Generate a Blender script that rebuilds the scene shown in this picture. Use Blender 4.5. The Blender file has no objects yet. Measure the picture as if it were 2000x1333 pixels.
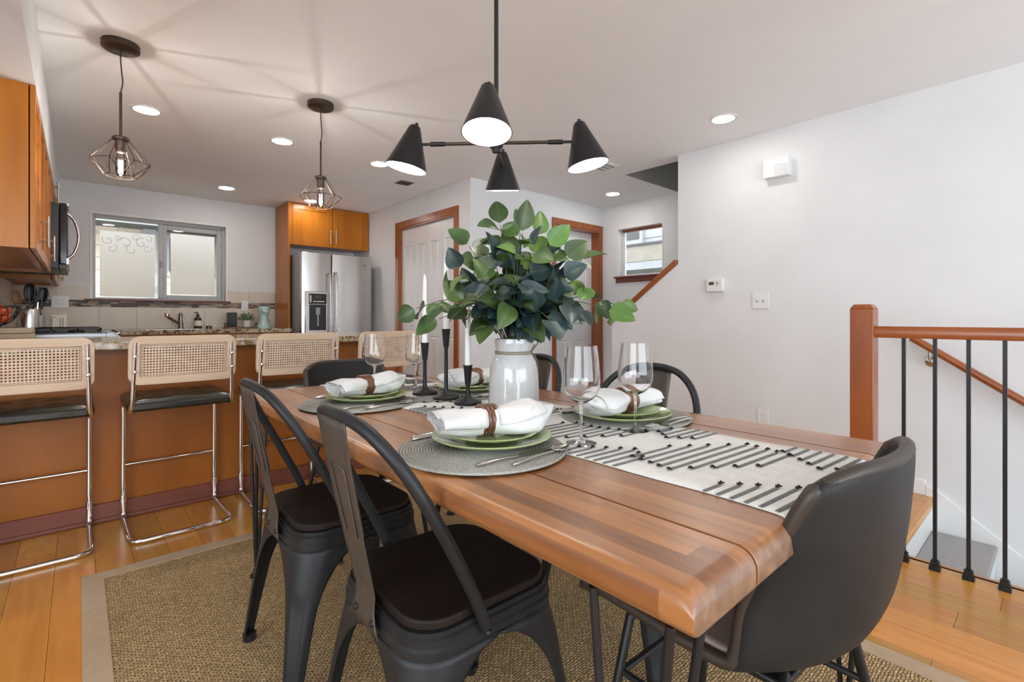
import bpy, bmesh, math, random
from mathutils import Vector, Matrix, Euler
random.seed(7)
R = math.radians
SC = bpy.context.scene
COL = SC.collection

# ------------------------------------------------------------------ camera
H = 1.05                      # eye height
YAW = R(41.53)
cam_d = bpy.data.cameras.new('camera')
cam_d.sensor_width = 36.0
cam_d.lens = 956.0 / 2000.0 * 36.0
cam_d.shift_y = -(666.5 - 620.0) / 2000.0
cam_d.clip_start = 0.02
cam = bpy.data.objects.new('camera', cam_d)
COL.objects.link(cam)
cam.location = (0, 0, H)
cam.rotation_euler = (R(90), 0, -YAW)
SC.camera = cam

# ------------------------------------------------------------------ world, daylight, exposure
W = bpy.data.worlds.new('world'); SC.world = W
W.use_nodes = True
bg = W.node_tree.nodes['Background']
bg.inputs[0].default_value = (0.86, 0.93, 1.0, 1)
bg.inputs[1].default_value = 5.6
SC.view_settings.view_transform = 'Standard'
SC.view_settings.look = 'None'
SC.view_settings.exposure = -0.24
SC.view_settings.gamma = 1.0
SC.view_settings.use_curve_mapping = False
SC.cycles.max_bounces = 9
SC.cycles.glossy_bounces = 3
SC.cycles.transmission_bounces = 9

def area(name, loc, rot, sx, sy, power, col):
    d = bpy.data.lights.new(name, 'AREA'); d.shape = 'RECTANGLE'
    d.size = sx; d.size_y = sy; d.energy = power; d.color = col
    o = bpy.data.objects.new(name, d); COL.objects.link(o)
    o.location = loc; o.rotation_euler = rot
    return o
# daylight from the unseen living-room window behind the photographer, then an added side fill
area('daylight_rear_window', (0.6, -3.62, 1.35), (R(112), 0, 0), 4.6, 1.9, 72, (0.765, 0.90, 1.0))
area('side_fill_light', (-2.72, -0.6, 1.35), (R(112), 0, R(-90)), 3.2, 1.7, 50, (0.765, 0.90, 1.0))  # added fill light; no window on this side is seen

# ------------------------------------------------------------------ materials
MT = {}
def nodes_of(m):
    m.use_nodes = True
    nt = m.node_tree
    return nt, nt.nodes, nt.links, nt.nodes['Principled BSDF']

def mat(name, col, rough=0.5, metal=0.0, col2=None, scale=6.0, stretch=(1, 1, 1), detail=4.0,
        bump=0.0, bscale=None, coat=0.0, rand=0.0, hue=0.0, spec=0.5, lo=0.35, hi=0.65, coatr=0.1, sheen=0.0, dist=0.0, bdist=0.002):
    m = bpy.data.materials.new(name); MT[name] = m
    nt, N, L, P = nodes_of(m)
    P.inputs['Roughness'].default_value = rough
    P.inputs['Metallic'].default_value = metal
    P.inputs['Specular IOR Level'].default_value = spec
    P.inputs['Coat Weight'].default_value = coat
    P.inputs['Coat Roughness'].default_value = coatr
    P.inputs['Sheen Weight'].default_value = sheen
    P.inputs['Base Color'].default_value = (*col, 1)
    tc = N.new('ShaderNodeTexCoord')
    out = None
    if col2 is not None:
        mp = N.new('ShaderNodeMapping'); mp.inputs['Scale'].default_value = stretch
        L.new(tc.outputs['Object'], mp.inputs['Vector'])
        if rand:
            oi = N.new('ShaderNodeObjectInfo')
            mul = N.new('ShaderNodeMath'); mul.operation = 'MULTIPLY'; mul.inputs[1].default_value = 37.0
            L.new(oi.outputs['Random'], mul.inputs[0])
            cmb = N.new('ShaderNodeCombineXYZ')
            for i in range(3): L.new(mul.outputs[0], cmb.inputs[i])
            L.new(cmb.outputs[0], mp.inputs['Location'])
        nz = N.new('ShaderNodeTexNoise'); nz.inputs['Scale'].default_value = scale
        nz.inputs['Detail'].default_value = detail; nz.inputs['Distortion'].default_value = dist
        L.new(mp.outputs[0], nz.inputs['Vector'])
        rp = N.new('ShaderNodeValToRGB')
        rp.color_ramp.elements[0].position = lo; rp.color_ramp.elements[0].color = (*col, 1)
        rp.color_ramp.elements[1].position = hi; rp.color_ramp.elements[1].color = (*col2, 1)
        L.new(nz.outputs['Fac'], rp.inputs[0])
        out = rp.outputs[0]
        if bump and bscale is None:
            b = N.new('ShaderNodeBump'); b.inputs['Strength'].default_value = bump; b.inputs['Distance'].default_value = bdist
            L.new(nz.outputs['Fac'], b.inputs['Height']); L.new(b.outputs[0], P.inputs['Normal'])
    if rand or hue:
        oi = N.new('ShaderNodeObjectInfo')
        hs = N.new('ShaderNodeHueSaturation')
        if out is not None: L.new(out, hs.inputs['Color'])
        else: hs.inputs['Color'].default_value = (*col, 1)
        mr = N.new('ShaderNodeMapRange'); mr.inputs[3].default_value = 1 - rand; mr.inputs[4].default_value = 1 + rand
        L.new(oi.outputs['Random'], mr.inputs[0]); L.new(mr.outputs[0], hs.inputs['Value'])
        if hue:
            wn = N.new('ShaderNodeTexWhiteNoise'); wn.noise_dimensions = '1D'
            L.new(oi.outputs['Random'], wn.inputs['W'])
            mh = N.new('ShaderNodeMapRange'); mh.inputs[3].default_value = 0.5 - hue; mh.inputs[4].default_value = 0.5 + hue
            L.new(wn.outputs['Value'], mh.inputs[0]); L.new(mh.outputs[0], hs.inputs['Hue'])
        out = hs.outputs[0]
    if out is not None: L.new(out, P.inputs['Base Color'])
    if bump and bscale is not None:
        n2 = N.new('ShaderNodeTexNoise'); n2.inputs['Scale'].default_value = bscale; n2.inputs['Detail'].default_value = 3
        L.new(tc.outputs['Object'], n2.inputs['Vector'])
        b = N.new('ShaderNodeBump'); b.inputs['Strength'].default_value = bump; b.inputs['Distance'].default_value = bdist
        L.new(n2.outputs['Fac'], b.inputs['Height']); L.new(b.outputs[0], P.inputs['Normal'])
    return m

mat('wall', (0.73, 0.73, 0.73), 0.75, col2=(0.76, 0.76, 0.76), scale=3, bump=0.15, bscale=160)
mat('ceiling', (0.865, 0.87, 0.87), 0.85, col2=(0.885, 0.89, 0.89), scale=3, bump=0.15, bscale=120)
mat('white_paint', (0.80, 0.80, 0.79), 0.35, col2=(0.82, 0.82, 0.81), scale=4)
mat('shaft_shade', (0.24, 0.22, 0.20), 0.85, col2=(0.25, 0.23, 0.21), scale=2)  # dark colour stands in for the shade inside the stairwell opening
mat('door_white', (0.76, 0.77, 0.77), 0.25, col2=(0.78, 0.785, 0.785), scale=4, coat=0.2)
mat('plank', (0.60, 0.275, 0.052), 0.30, col2=(0.47, 0.185, 0.028), scale=3.5, stretch=(9, 0.7, 9), detail=5, coat=0.35, coatr=0.18, rand=0.20, hue=0.008, lo=0.3, hi=0.75, dist=0.4)
mat('cabinet', (0.47, 0.165, 0.013), 0.30, col2=(0.38, 0.115, 0.008), scale=2.5, stretch=(5, 5, 0.5), detail=4, coat=0.08, coatr=0.15, spec=0.3, lo=0.3, hi=0.7)
mat('bar_wood', (0.36, 0.118, 0.018), 0.38, col2=(0.27, 0.080, 0.011), scale=1.6, stretch=(2.5, 5, 0.6), detail=5, coat=0.06, coatr=0.2, spec=0.3, lo=0.3, hi=0.7)
mat('cherry', (0.34, 0.092, 0.020), 0.32, col2=(0.25, 0.062, 0.012), scale=3, stretch=(6, 6, 0.6), detail=4, coat=0.25, coatr=0.2)
mat('cherry_rail', (0.34, 0.092, 0.020), 0.30, col2=(0.25, 0.062, 0.012), scale=3, stretch=(6, 0.6, 6), detail=4, coat=0.3, coatr=0.2)
mat('bar_skirting', (0.19, 0.052, 0.03), 0.4, col2=(0.155, 0.042, 0.024), scale=3, stretch=(0.6, 6, 6))
mat('beech', (0.62, 0.46, 0.325), 0.5, col2=(0.54, 0.385, 0.26), scale=4, stretch=(0.8, 7, 7), detail=4)
mat('cane', (0.66, 0.52, 0.39), 0.6, col2=(0.56, 0.42, 0.30), scale=40, detail=2)
mat('gunmetal', (0.017, 0.018, 0.0195), 0.45, 0.3, col2=(0.023, 0.023, 0.024), spec=0.4, scale=30, bump=0.05, bscale=220, bdist=0.001)
mat('splat_lit_metal', (0.075, 0.062, 0.050), 0.42, 0.35, col2=(0.085, 0.070, 0.057), scale=30, bump=0.05, bscale=220, bdist=0.001)  # chair metal, lightened for the splat to carry the light falling on it
mat('black_metal', (0.012, 0.012, 0.013), 0.42, 0.3, col2=(0.016, 0.016, 0.017), scale=20)
mat('black_shade', (0.008, 0.008, 0.009), 0.38, 0.2, col2=(0.011, 0.011, 0.012), scale=20)
mat('bronze', (0.075, 0.055, 0.042), 0.40, 0.75, col2=(0.095, 0.07, 0.05), scale=14)
mat('dark_seat_wood', (0.007, 0.0042, 0.0034), 0.55, col2=(0.014, 0.0075, 0.005), scale=3, stretch=(1.0, 14, 14), detail=5, bump=0.2, spec=0.3)
mat('leather', (0.017, 0.0165, 0.016), 0.50, col2=(0.023, 0.022, 0.021), spec=0.24, scale=5, bump=0.25, bscale=90, bdist=0.0015)
mat('leather_edge', (0.040, 0.028, 0.020), 0.45, col2=(0.032, 0.022, 0.016), scale=12, bump=0.25, bscale=120, bdist=0.001)
mat('taupe_leather', (0.27, 0.20, 0.155), 0.5, col2=(0.31, 0.235, 0.185), scale=4, bump=0.3, bscale=40, bdist=0.002)
mat('stool_leather', (0.012, 0.012, 0.008), 0.25, col2=(0.02, 0.018, 0.010), scale=8, bump=0.4, bscale=14, bdist=0.004)
mat('chrome', (0.80, 0.79, 0.78), 0.07, 1.0)
mat('nickel', (0.62, 0.58, 0.52), 0.25, 1.0)
mat('steel_cutlery', (0.66, 0.63, 0.60), 0.16, 1.0)
mat('faucet_metal', (0.30, 0.27, 0.25), 0.28, 1.0)
mat('stainless', (0.56, 0.54, 0.52), 0.24, 1.0, col2=(0.60, 0.58, 0.56), scale=2, stretch=(0.5, 0.5, 120), bump=0.03)
mat('range_steel', (0.34, 0.36, 0.38), 0.38, 1.0)
mat('dark_glass', (0.010, 0.010, 0.011), 0.08)
mat('grey_plastic', (0.30, 0.31, 0.32), 0.4)
mat('black_plastic', (0.012, 0.012, 0.013), 0.35)
mat('white_plastic', (0.78, 0.78, 0.77), 0.35)
mat('plate_green', (0.335, 0.395, 0.165), 0.16, col2=(0.36, 0.42, 0.185), scale=5, coat=0.5, coatr=0.08)
mat('placemat', (0.37, 0.36, 0.32), 0.75, col2=(0.25, 0.245, 0.215), scale=260, detail=2, bump=0.5, bdist=0.001)
mat('napkin', (0.66, 0.655, 0.64), 0.85, col2=(0.46, 0.45, 0.42), scale=26, detail=3, lo=0.60, hi=0.72, bump=0.25, bscale=60, bdist=0.002, sheen=0.2)
mat('ring_wood', (0.085, 0.030, 0.016), 0.35, col2=(0.20, 0.075, 0.032), scale=22, stretch=(1, 1, 1), coat=0.3)
mat('vase_glaze', (0.56, 0.56, 0.55), 0.12, col2=(0.52, 0.515, 0.50), scale=7, coat=0.6, coatr=0.05)
mat('twine', (0.30, 0.225, 0.15), 0.9, col2=(0.20, 0.15, 0.10), scale=120)
mat('leaf_green', (0.052, 0.095, 0.022), 0.42, col2=(0.032, 0.066, 0.018), scale=14, rand=0.35, hue=0.02)
mat('leaf_blue', (0.017, 0.040, 0.038), 0.42, col2=(0.011, 0.028, 0.030), scale=14, rand=0.30, hue=0.02)
mat('leaf_backlit', (0.085, 0.165, 0.024), 0.42, col2=(0.055, 0.115, 0.02), scale=14, rand=0.25, hue=0.015)  # yellow-green of the backlit upper leaves put into the colour
mat('leaf_pale', (0.33, 0.37, 0.29), 0.5, col2=(0.26, 0.31, 0.23), scale=14, rand=0.15)
def midrib(name):
    m = MT[name]; nt, N, L, P = nodes_of(m)
    src = P.inputs['Base Color'].links[0].from_socket
    tc = N.new('ShaderNodeTexCoord'); sx = N.new('ShaderNodeSeparateXYZ'); L.new(tc.outputs['Object'], sx.inputs[0])
    ab = N.new('ShaderNodeMath'); ab.operation = 'ABSOLUTE'; L.new(sx.outputs[0], ab.inputs[0])
    mr = N.new('ShaderNodeMapRange'); mr.inputs[1].default_value = 0.0003; mr.inputs[2].default_value = 0.0016; mr.inputs[3].default_value = 0.30; mr.inputs[4].default_value = 0.0
    L.new(ab.outputs[0], mr.inputs[0])
    mx = N.new('ShaderNodeMix'); mx.data_type = 'RGBA'; L.new(mr.outputs[0], mx.inputs[0]); L.new(src, mx.inputs[6]); mx.inputs[7].default_value = (0.20, 0.25, 0.12, 1)
    L.new(mx.outputs[2], P.inputs['Base Color'])
for n_ in ('leaf_green', 'leaf_blue', 'leaf_backlit', 'leaf_pale'): midrib(n_)
mat('stem', (0.085, 0.075, 0.04), 0.6, col2=(0.06, 0.06, 0.03), scale=40)
mat('candle_wax', (0.83, 0.82, 0.80), 0.45)
mat('runner_cloth', (0.72, 0.70, 0.65), 0.9, col2=(0.66, 0.64, 0.585), scale=60, detail=2, bump=0.35, bscale=420, bdist=0.001, sheen=0.2)
mat('stripe_yarn', (0.12, 0.12, 0.115), 0.9, col2=(0.22, 0.22, 0.21), scale=150, detail=2, bump=0.5, bdist=0.002)
mat('tuft_yarn', (0.012, 0.012, 0.012), 0.95)
mat('rug_border', (0.42, 0.30, 0.19), 0.9, col2=(0.45, 0.325, 0.21), scale=30, bump=0.2, bscale=500, bdist=0.0008)
mat('carpet_grey', (0.42, 0.41, 0.40), 0.95, col2=(0.33, 0.32, 0.315), scale=160, bump=0.5, bdist=0.003)
mat('tile_beige', (0.60, 0.52, 0.42), 0.35, col2=(0.66, 0.58, 0.48), scale=4, detail=6, rand=0.05)
mat('grout', (0.50, 0.45, 0.38), 0.9)
mat('mint', (0.42, 0.58, 0.53), 0.25, coat=0.4)
mat('pot_white', (0.74, 0.72, 0.70), 0.3)
mat('soap_amber', (0.05, 0.026, 0.016), 0.12)
mat('paper_label', (0.75, 0.71, 0.64), 0.7)
mat('cream_ceramic', (0.72, 0.64, 0.49), 0.3)
mat('walnut_board', (0.20, 0.115, 0.065), 0.5, col2=(0.15, 0.085, 0.05), scale=5, stretch=(1, 8, 8))
mat('light_board', (0.52, 0.40, 0.27), 0.5, col2=(0.46, 0.34, 0.22), scale=5, stretch=(1, 8, 8))
mat('fruit_red', (0.50, 0.030, 0.012), 0.25, col2=(0.60, 0.09, 0.02), scale=4, coat=0.3)
mat('spoon_wood', (0.40, 0.20, 0.09), 0.55, col2=(0.34, 0.165, 0.07), scale=8)
mat('siding_beige', (0.66, 0.57, 0.45), 0.8, col2=(0.62, 0.53, 0.42), scale=2)
mat('siding_white', (0.36, 0.37, 0.38), 0.7)
mat('siding_grey', (0.10, 0.105, 0.10), 0.8)
mat('fence_wood', (0.33, 0.30, 0.245), 0.8, col2=(0.29, 0.26, 0.21), scale=5)
mat('soil', (0.11, 0.12, 0.095), 0.9)
mat('vinyl_grey', (0.46, 0.46, 0.465), 0.4)
mat('lcd', (0.06, 0.045, 0.035), 0.2)

def emis(name, col, strength):
    m = bpy.data.materials.new(name); MT[name] = m
    nt, N, L, P = nodes_of(m)
    P.inputs['Base Color'].default_value = (0.9, 0.9, 0.9, 1)
    P.inputs['Emission Color'].default_value = (*col, 1)
    P.inputs['Emission Strength'].default_value = strength
emis('downlight_lens', (1.0, 0.955, 0.90), 85.0)
emis('bulb_glow', (1.0, 0.94, 0.86), 60.0)
emis('filament_glow', (1.0, 0.90, 0.76), 110.0)
mat('shade_white', (0.86, 0.86, 0.85), 0.5)

def glassmat(name, col=(1, 1, 1), rough=0.0, ior=1.45):
    m = bpy.data.materials.new(name); MT[name] = m
    nt, N, L, P = nodes_of(m)
    P.inputs['Base Color'].default_value = (*col, 1)
    P.inputs['Transmission Weight'].default_value = 1.0
    P.inputs['Roughness'].default_value = rough
    P.inputs['IOR'].default_value = ior
glassmat('wine_glass_clear')

def pane_mat(name, film=0.0):
    # thin pane: lets light straight through, mirrors a little by the Fresnel law; film adds a milky scatter layer
    m = bpy.data.materials.new(name); MT[name] = m
    m.use_nodes = True; nt = m.node_tree; N = nt.nodes; L = nt.links; N.clear()
    o = N.new('ShaderNodeOutputMaterial')
    tr = N.new('ShaderNodeBsdfTransparent'); gl = N.new('ShaderNodeBsdfGlossy'); gl.inputs['Roughness'].default_value = 0.02
    fr = N.new('ShaderNodeFresnel'); fr.inputs[0].default_value = 1.35
    mx = N.new('ShaderNodeMixShader')
    L.new(fr.outputs[0], mx.inputs[0]); L.new(tr.outputs[0], mx.inputs[1]); L.new(gl.outputs[0], mx.inputs[2])
    if film:
        tl = N.new('ShaderNodeBsdfTranslucent'); tl.inputs[0].default_value = (1.0, 0.985, 0.95, 1)
        df = N.new('ShaderNodeBsdfDiffuse'); df.inputs[0].default_value = (0.9, 0.88, 0.83, 1)
        m1 = N.new('ShaderNodeMixShader'); m1.inputs[0].default_value = 0.12
        L.new(tl.outputs[0], m1.inputs[1]); L.new(df.outputs[0], m1.inputs[2])
        m2 = N.new('ShaderNodeMixShader'); m2.inputs[0].default_value = film
        L.new(mx.outputs[0], m2.inputs[1]); L.new(m1.outputs[0], m2.inputs[2])
        L.new(m2.outputs[0], o.inputs[0])
    else: L.new(mx.outputs[0], o.inputs[0])
pane_mat('pane'); pane_mat('bulb_glass'); pane_mat('frosted_film', 0.80); pane_mat('frosted_scroll', 0.45)

def table_wood(name):
    m = bpy.data.materials.new(name); MT[name] = m
    nt, N, L, P = nodes_of(m)
    P.inputs['Roughness'].default_value = 0.36; P.inputs['Coat Weight'].default_value = 0.7; P.inputs['Coat Roughness'].default_value = 0.28
    tc = N.new('ShaderNodeTexCoord'); sp = N.new('ShaderNodeSeparateXYZ'); L.new(tc.outputs['Object'], sp.inputs[0])
    oi = N.new('ShaderNodeObjectInfo')
    def math_(op, a, b=None):
        n = N.new('ShaderNodeMath'); n.operation = op
        for i, q in enumerate((a, b)):
            if q is None: continue
            if isinstance(q, (int, float)): n.inputs[i].default_value = q
            else: L.new(q, n.inputs[i])
        return n.outputs[0]
    row = math_('FLOOR', math_('DIVIDE', sp.outputs[0], 0.0415))
    wn = N.new('ShaderNodeTexWhiteNoise'); wn.noise_dimensions = '2D'
    c1 = N.new('ShaderNodeCombineXYZ'); L.new(row, c1.inputs[0]); L.new(math_('MULTIPLY', oi.outputs['Random'], 91.0), c1.inputs[1])
    L.new(c1.outputs[0], wn.inputs['Vector'])
    seg = math_('FLOOR', math_('ADD', math_('DIVIDE', sp.outputs[1], 0.46), math_('MULTIPLY', wn.outputs['Value'], 7.0)))
    w2 = N.new('ShaderNodeTexWhiteNoise'); w2.noise_dimensions = '3D'
    c2 = N.new('ShaderNodeCombineXYZ'); L.new(row, c2.inputs[0]); L.new(seg, c2.inputs[1]); L.new(math_('MULTIPLY', oi.outputs['Random'], 57.0), c2.inputs[2])
    L.new(c2.outputs[0], w2.inputs['Vector'])
    r1 = N.new('ShaderNodeValToRGB'); cr = r1.color_ramp
    cr.elements[0].position = 0.0; cr.elements[0].color = (0.235, 0.086, 0.026, 1)
    cr.elements[1].position = 1.0; cr.elements[1].color = (0.43, 0.185, 0.058, 1)
    e = cr.elements.new(0.35); e.color = (0.34, 0.135, 0.040, 1)
    L.new(w2.outputs['Value'], r1.inputs[0])
    mp = N.new('ShaderNodeMapping'); mp.inputs['Scale'].default_value = (26, 1.6, 26); L.new(tc.outputs['Object'], mp.inputs['Vector'])
    L.new(c2.outputs[0], mp.inputs['Location'])
    nz = N.new('ShaderNodeTexNoise'); nz.inputs['Scale'].default_value = 2.2; nz.inputs['Detail'].default_value = 6; nz.inputs['Distortion'].default_value = 0.5
    L.new(mp.outputs[0], nz.inputs['Vector'])
    mx = N.new('ShaderNodeMix'); mx.data_type = 'RGBA'; mx.blend_type = 'MULTIPLY'
    r2 = N.new('ShaderNodeValToRGB'); r2.color_ramp.elements[0].position = 0.3; r2.color_ramp.elements[0].color = (0.62, 0.58, 0.55, 1)
    r2.color_ramp.elements[1].position = 0.68; r2.color_ramp.elements[1].color = (1.08, 1.05, 1.02, 1)
    L.new(nz.outputs['Fac'], r2.inputs[0])
    mx.inputs[0].default_value = 0.85
    L.new(r1.outputs[0], mx.inputs[6]); L.new(r2.outputs[0], mx.inputs[7])
    # end grain on the cut ends
    ns = N.new('ShaderNodeSeparateXYZ'); L.new(tc.outputs['Normal'], ns.inputs[0])
    ab = math_('ABSOLUTE', ns.outputs[1])
    me = N.new('ShaderNodeMapRange'); me.inputs[1].default_value = 0.55; me.inputs[2].default_value = 0.95; L.new(ab, me.inputs[0])
    vz = N.new('ShaderNodeTexNoise'); vz.inputs['Scale'].default_value = 26; vz.inputs['Detail'].default_value = 4; vz.inputs['Distortion'].default_value = 1.2
    L.new(tc.outputs['Object'], vz.inputs['Vector'])
    er = N.new('ShaderNodeValToRGB'); er.color_ramp.elements[0].position = 0.35; er.color_ramp.elements[0].color = (0.16, 0.085, 0.05, 1)
    er.color_ramp.elements[1].position = 0.65; er.color_ramp.elements[1].color = (0.29, 0.175, 0.11, 1); L.new(vz.outputs['Fac'], er.inputs[0])
    m3 = N.new('ShaderNodeMix'); m3.data_type = 'RGBA'; L.new(me.outputs[0], m3.inputs[0]); L.new(mx.outputs[2], m3.inputs[6]); L.new(er.outputs[0], m3.inputs[7])
    L.new(m3.outputs[2], P.inputs['Base Color'])
table_wood('table_wood')

def granite():
    m = bpy.data.materials.new('granite'); MT['granite'] = m
    nt, N, L, P = nodes_of(m)
    P.inputs['Roughness'].default_value = 0.12
    tc = N.new('ShaderNodeTexCoord')
    n1 = N.new('ShaderNodeTexNoise'); n1.inputs['Scale'].default_value = 38; n1.inputs['Detail'].default_value = 6
    n2 = N.new('ShaderNodeTexVoronoi'); n2.inputs['Scale'].default_value = 90
    for n in (n1, n2): L.new(tc.outputs['Object'], n.inputs['Vector'])
    r = N.new('ShaderNodeValToRGB'); c = r.color_ramp
    c.elements[0].position = 0.34; c.elements[0].color = (0.05, 0.035, 0.022, 1)
    c.elements[1].position = 0.62; c.elements[1].color = (0.62, 0.54, 0.40, 1)
    e = c.elements.new(0.44); e.color = (0.36, 0.235, 0.10, 1)
    e = c.elements.new(0.52); e.color = (0.52, 0.42, 0.28, 1)
    L.new(n1.outputs['Fac'], r.inputs[0])
    mx = N.new('ShaderNodeMix'); mx.data_type = 'RGBA'; mx.blend_type = 'MULTIPLY'; mx.inputs[0].default_value = 0.35
    L.new(r.outputs[0], mx.inputs[6]); L.new(n2.outputs['Color'], mx.inputs[7])
    L.new(mx.outputs[2], P.inputs['Base Color'])
granite()

def rugmat():
    m = bpy.data.materials.new('sisal'); MT['sisal'] = m
    nt, N, L, P = nodes_of(m)
    P.inputs['Roughness'].default_value = 0.95
    tc = N.new('ShaderNodeTexCoord')
    br = N.new('ShaderNodeTexBrick'); br.inputs['Scale'].default_value = 1.0
    br.inputs['Brick Width'].default_value = 0.017; br.inputs['Row Height'].default_value = 0.0085; br.inputs['Mortar Size'].default_value = 0.0014
    br.inputs['Color1'].default_value = (0.62, 0.43, 0.20, 1); br.inputs['Color2'].default_value = (0.42, 0.28, 0.125, 1); br.inputs['Mortar'].default_value = (0.11, 0.07, 0.035, 1)
    n0 = N.new('ShaderNodeTexNoise'); n0.inputs['Scale'].default_value = 45; n0.inputs['Detail'].default_value = 2
    va = N.new('ShaderNodeVectorMath'); va.operation = 'SCALE'; va.inputs['Scale'].default_value = 0.012
    L.new(tc.outputs['Object'], n0.inputs['Vector']); L.new(n0.outputs['Color'], va.inputs[0])
    ad = N.new('ShaderNodeVectorMath'); L.new(tc.outputs['Object'], ad.inputs[0]); L.new(va.outputs[0], ad.inputs[1])
    L.new(ad.outputs[0], br.inputs['Vector'])
    n1 = N.new('ShaderNodeTexNoise'); n1.inputs['Scale'].default_value = 140; n1.inputs['Detail'].default_value = 3
    L.new(tc.outputs['Object'], n1.inputs['Vector'])
    r = N.new('ShaderNodeValToRGB'); r.color_ramp.elements[0].position = 0.3; r.color_ramp.elements[0].color = (0.55, 0.55, 0.55, 1)
    r.color_ramp.elements[1].position = 0.7; r.color_ramp.elements[1].color = (1.35, 1.32, 1.28, 1)
    L.new(n1.outputs['Fac'], r.inputs[0])
    mx = N.new('ShaderNodeMix'); mx.data_type = 'RGBA'; mx.blend_type = 'MULTIPLY'; mx.inputs[0].default_value = 1.0
    L.new(br.outputs['Color'], mx.inputs[6]); L.new(r.outputs[0], mx.inputs[7])
    L.new(mx.outputs[2], P.inputs['Base Color'])
    b = N.new('ShaderNodeBump'); b.inputs['Strength'].default_value = 0.9; b.inputs['Distance'].default_value = 0.004
    iv = N.new('ShaderNodeMath'); iv.operation = 'SUBTRACT'; iv.inputs[0].default_value = 1.0
    L.new(br.outputs['Fac'], iv.inputs[1]); L.new(iv.outputs[0], b.inputs['Height']); L.new(b.outputs[0], P.inputs['Normal'])
rugmat()

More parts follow.
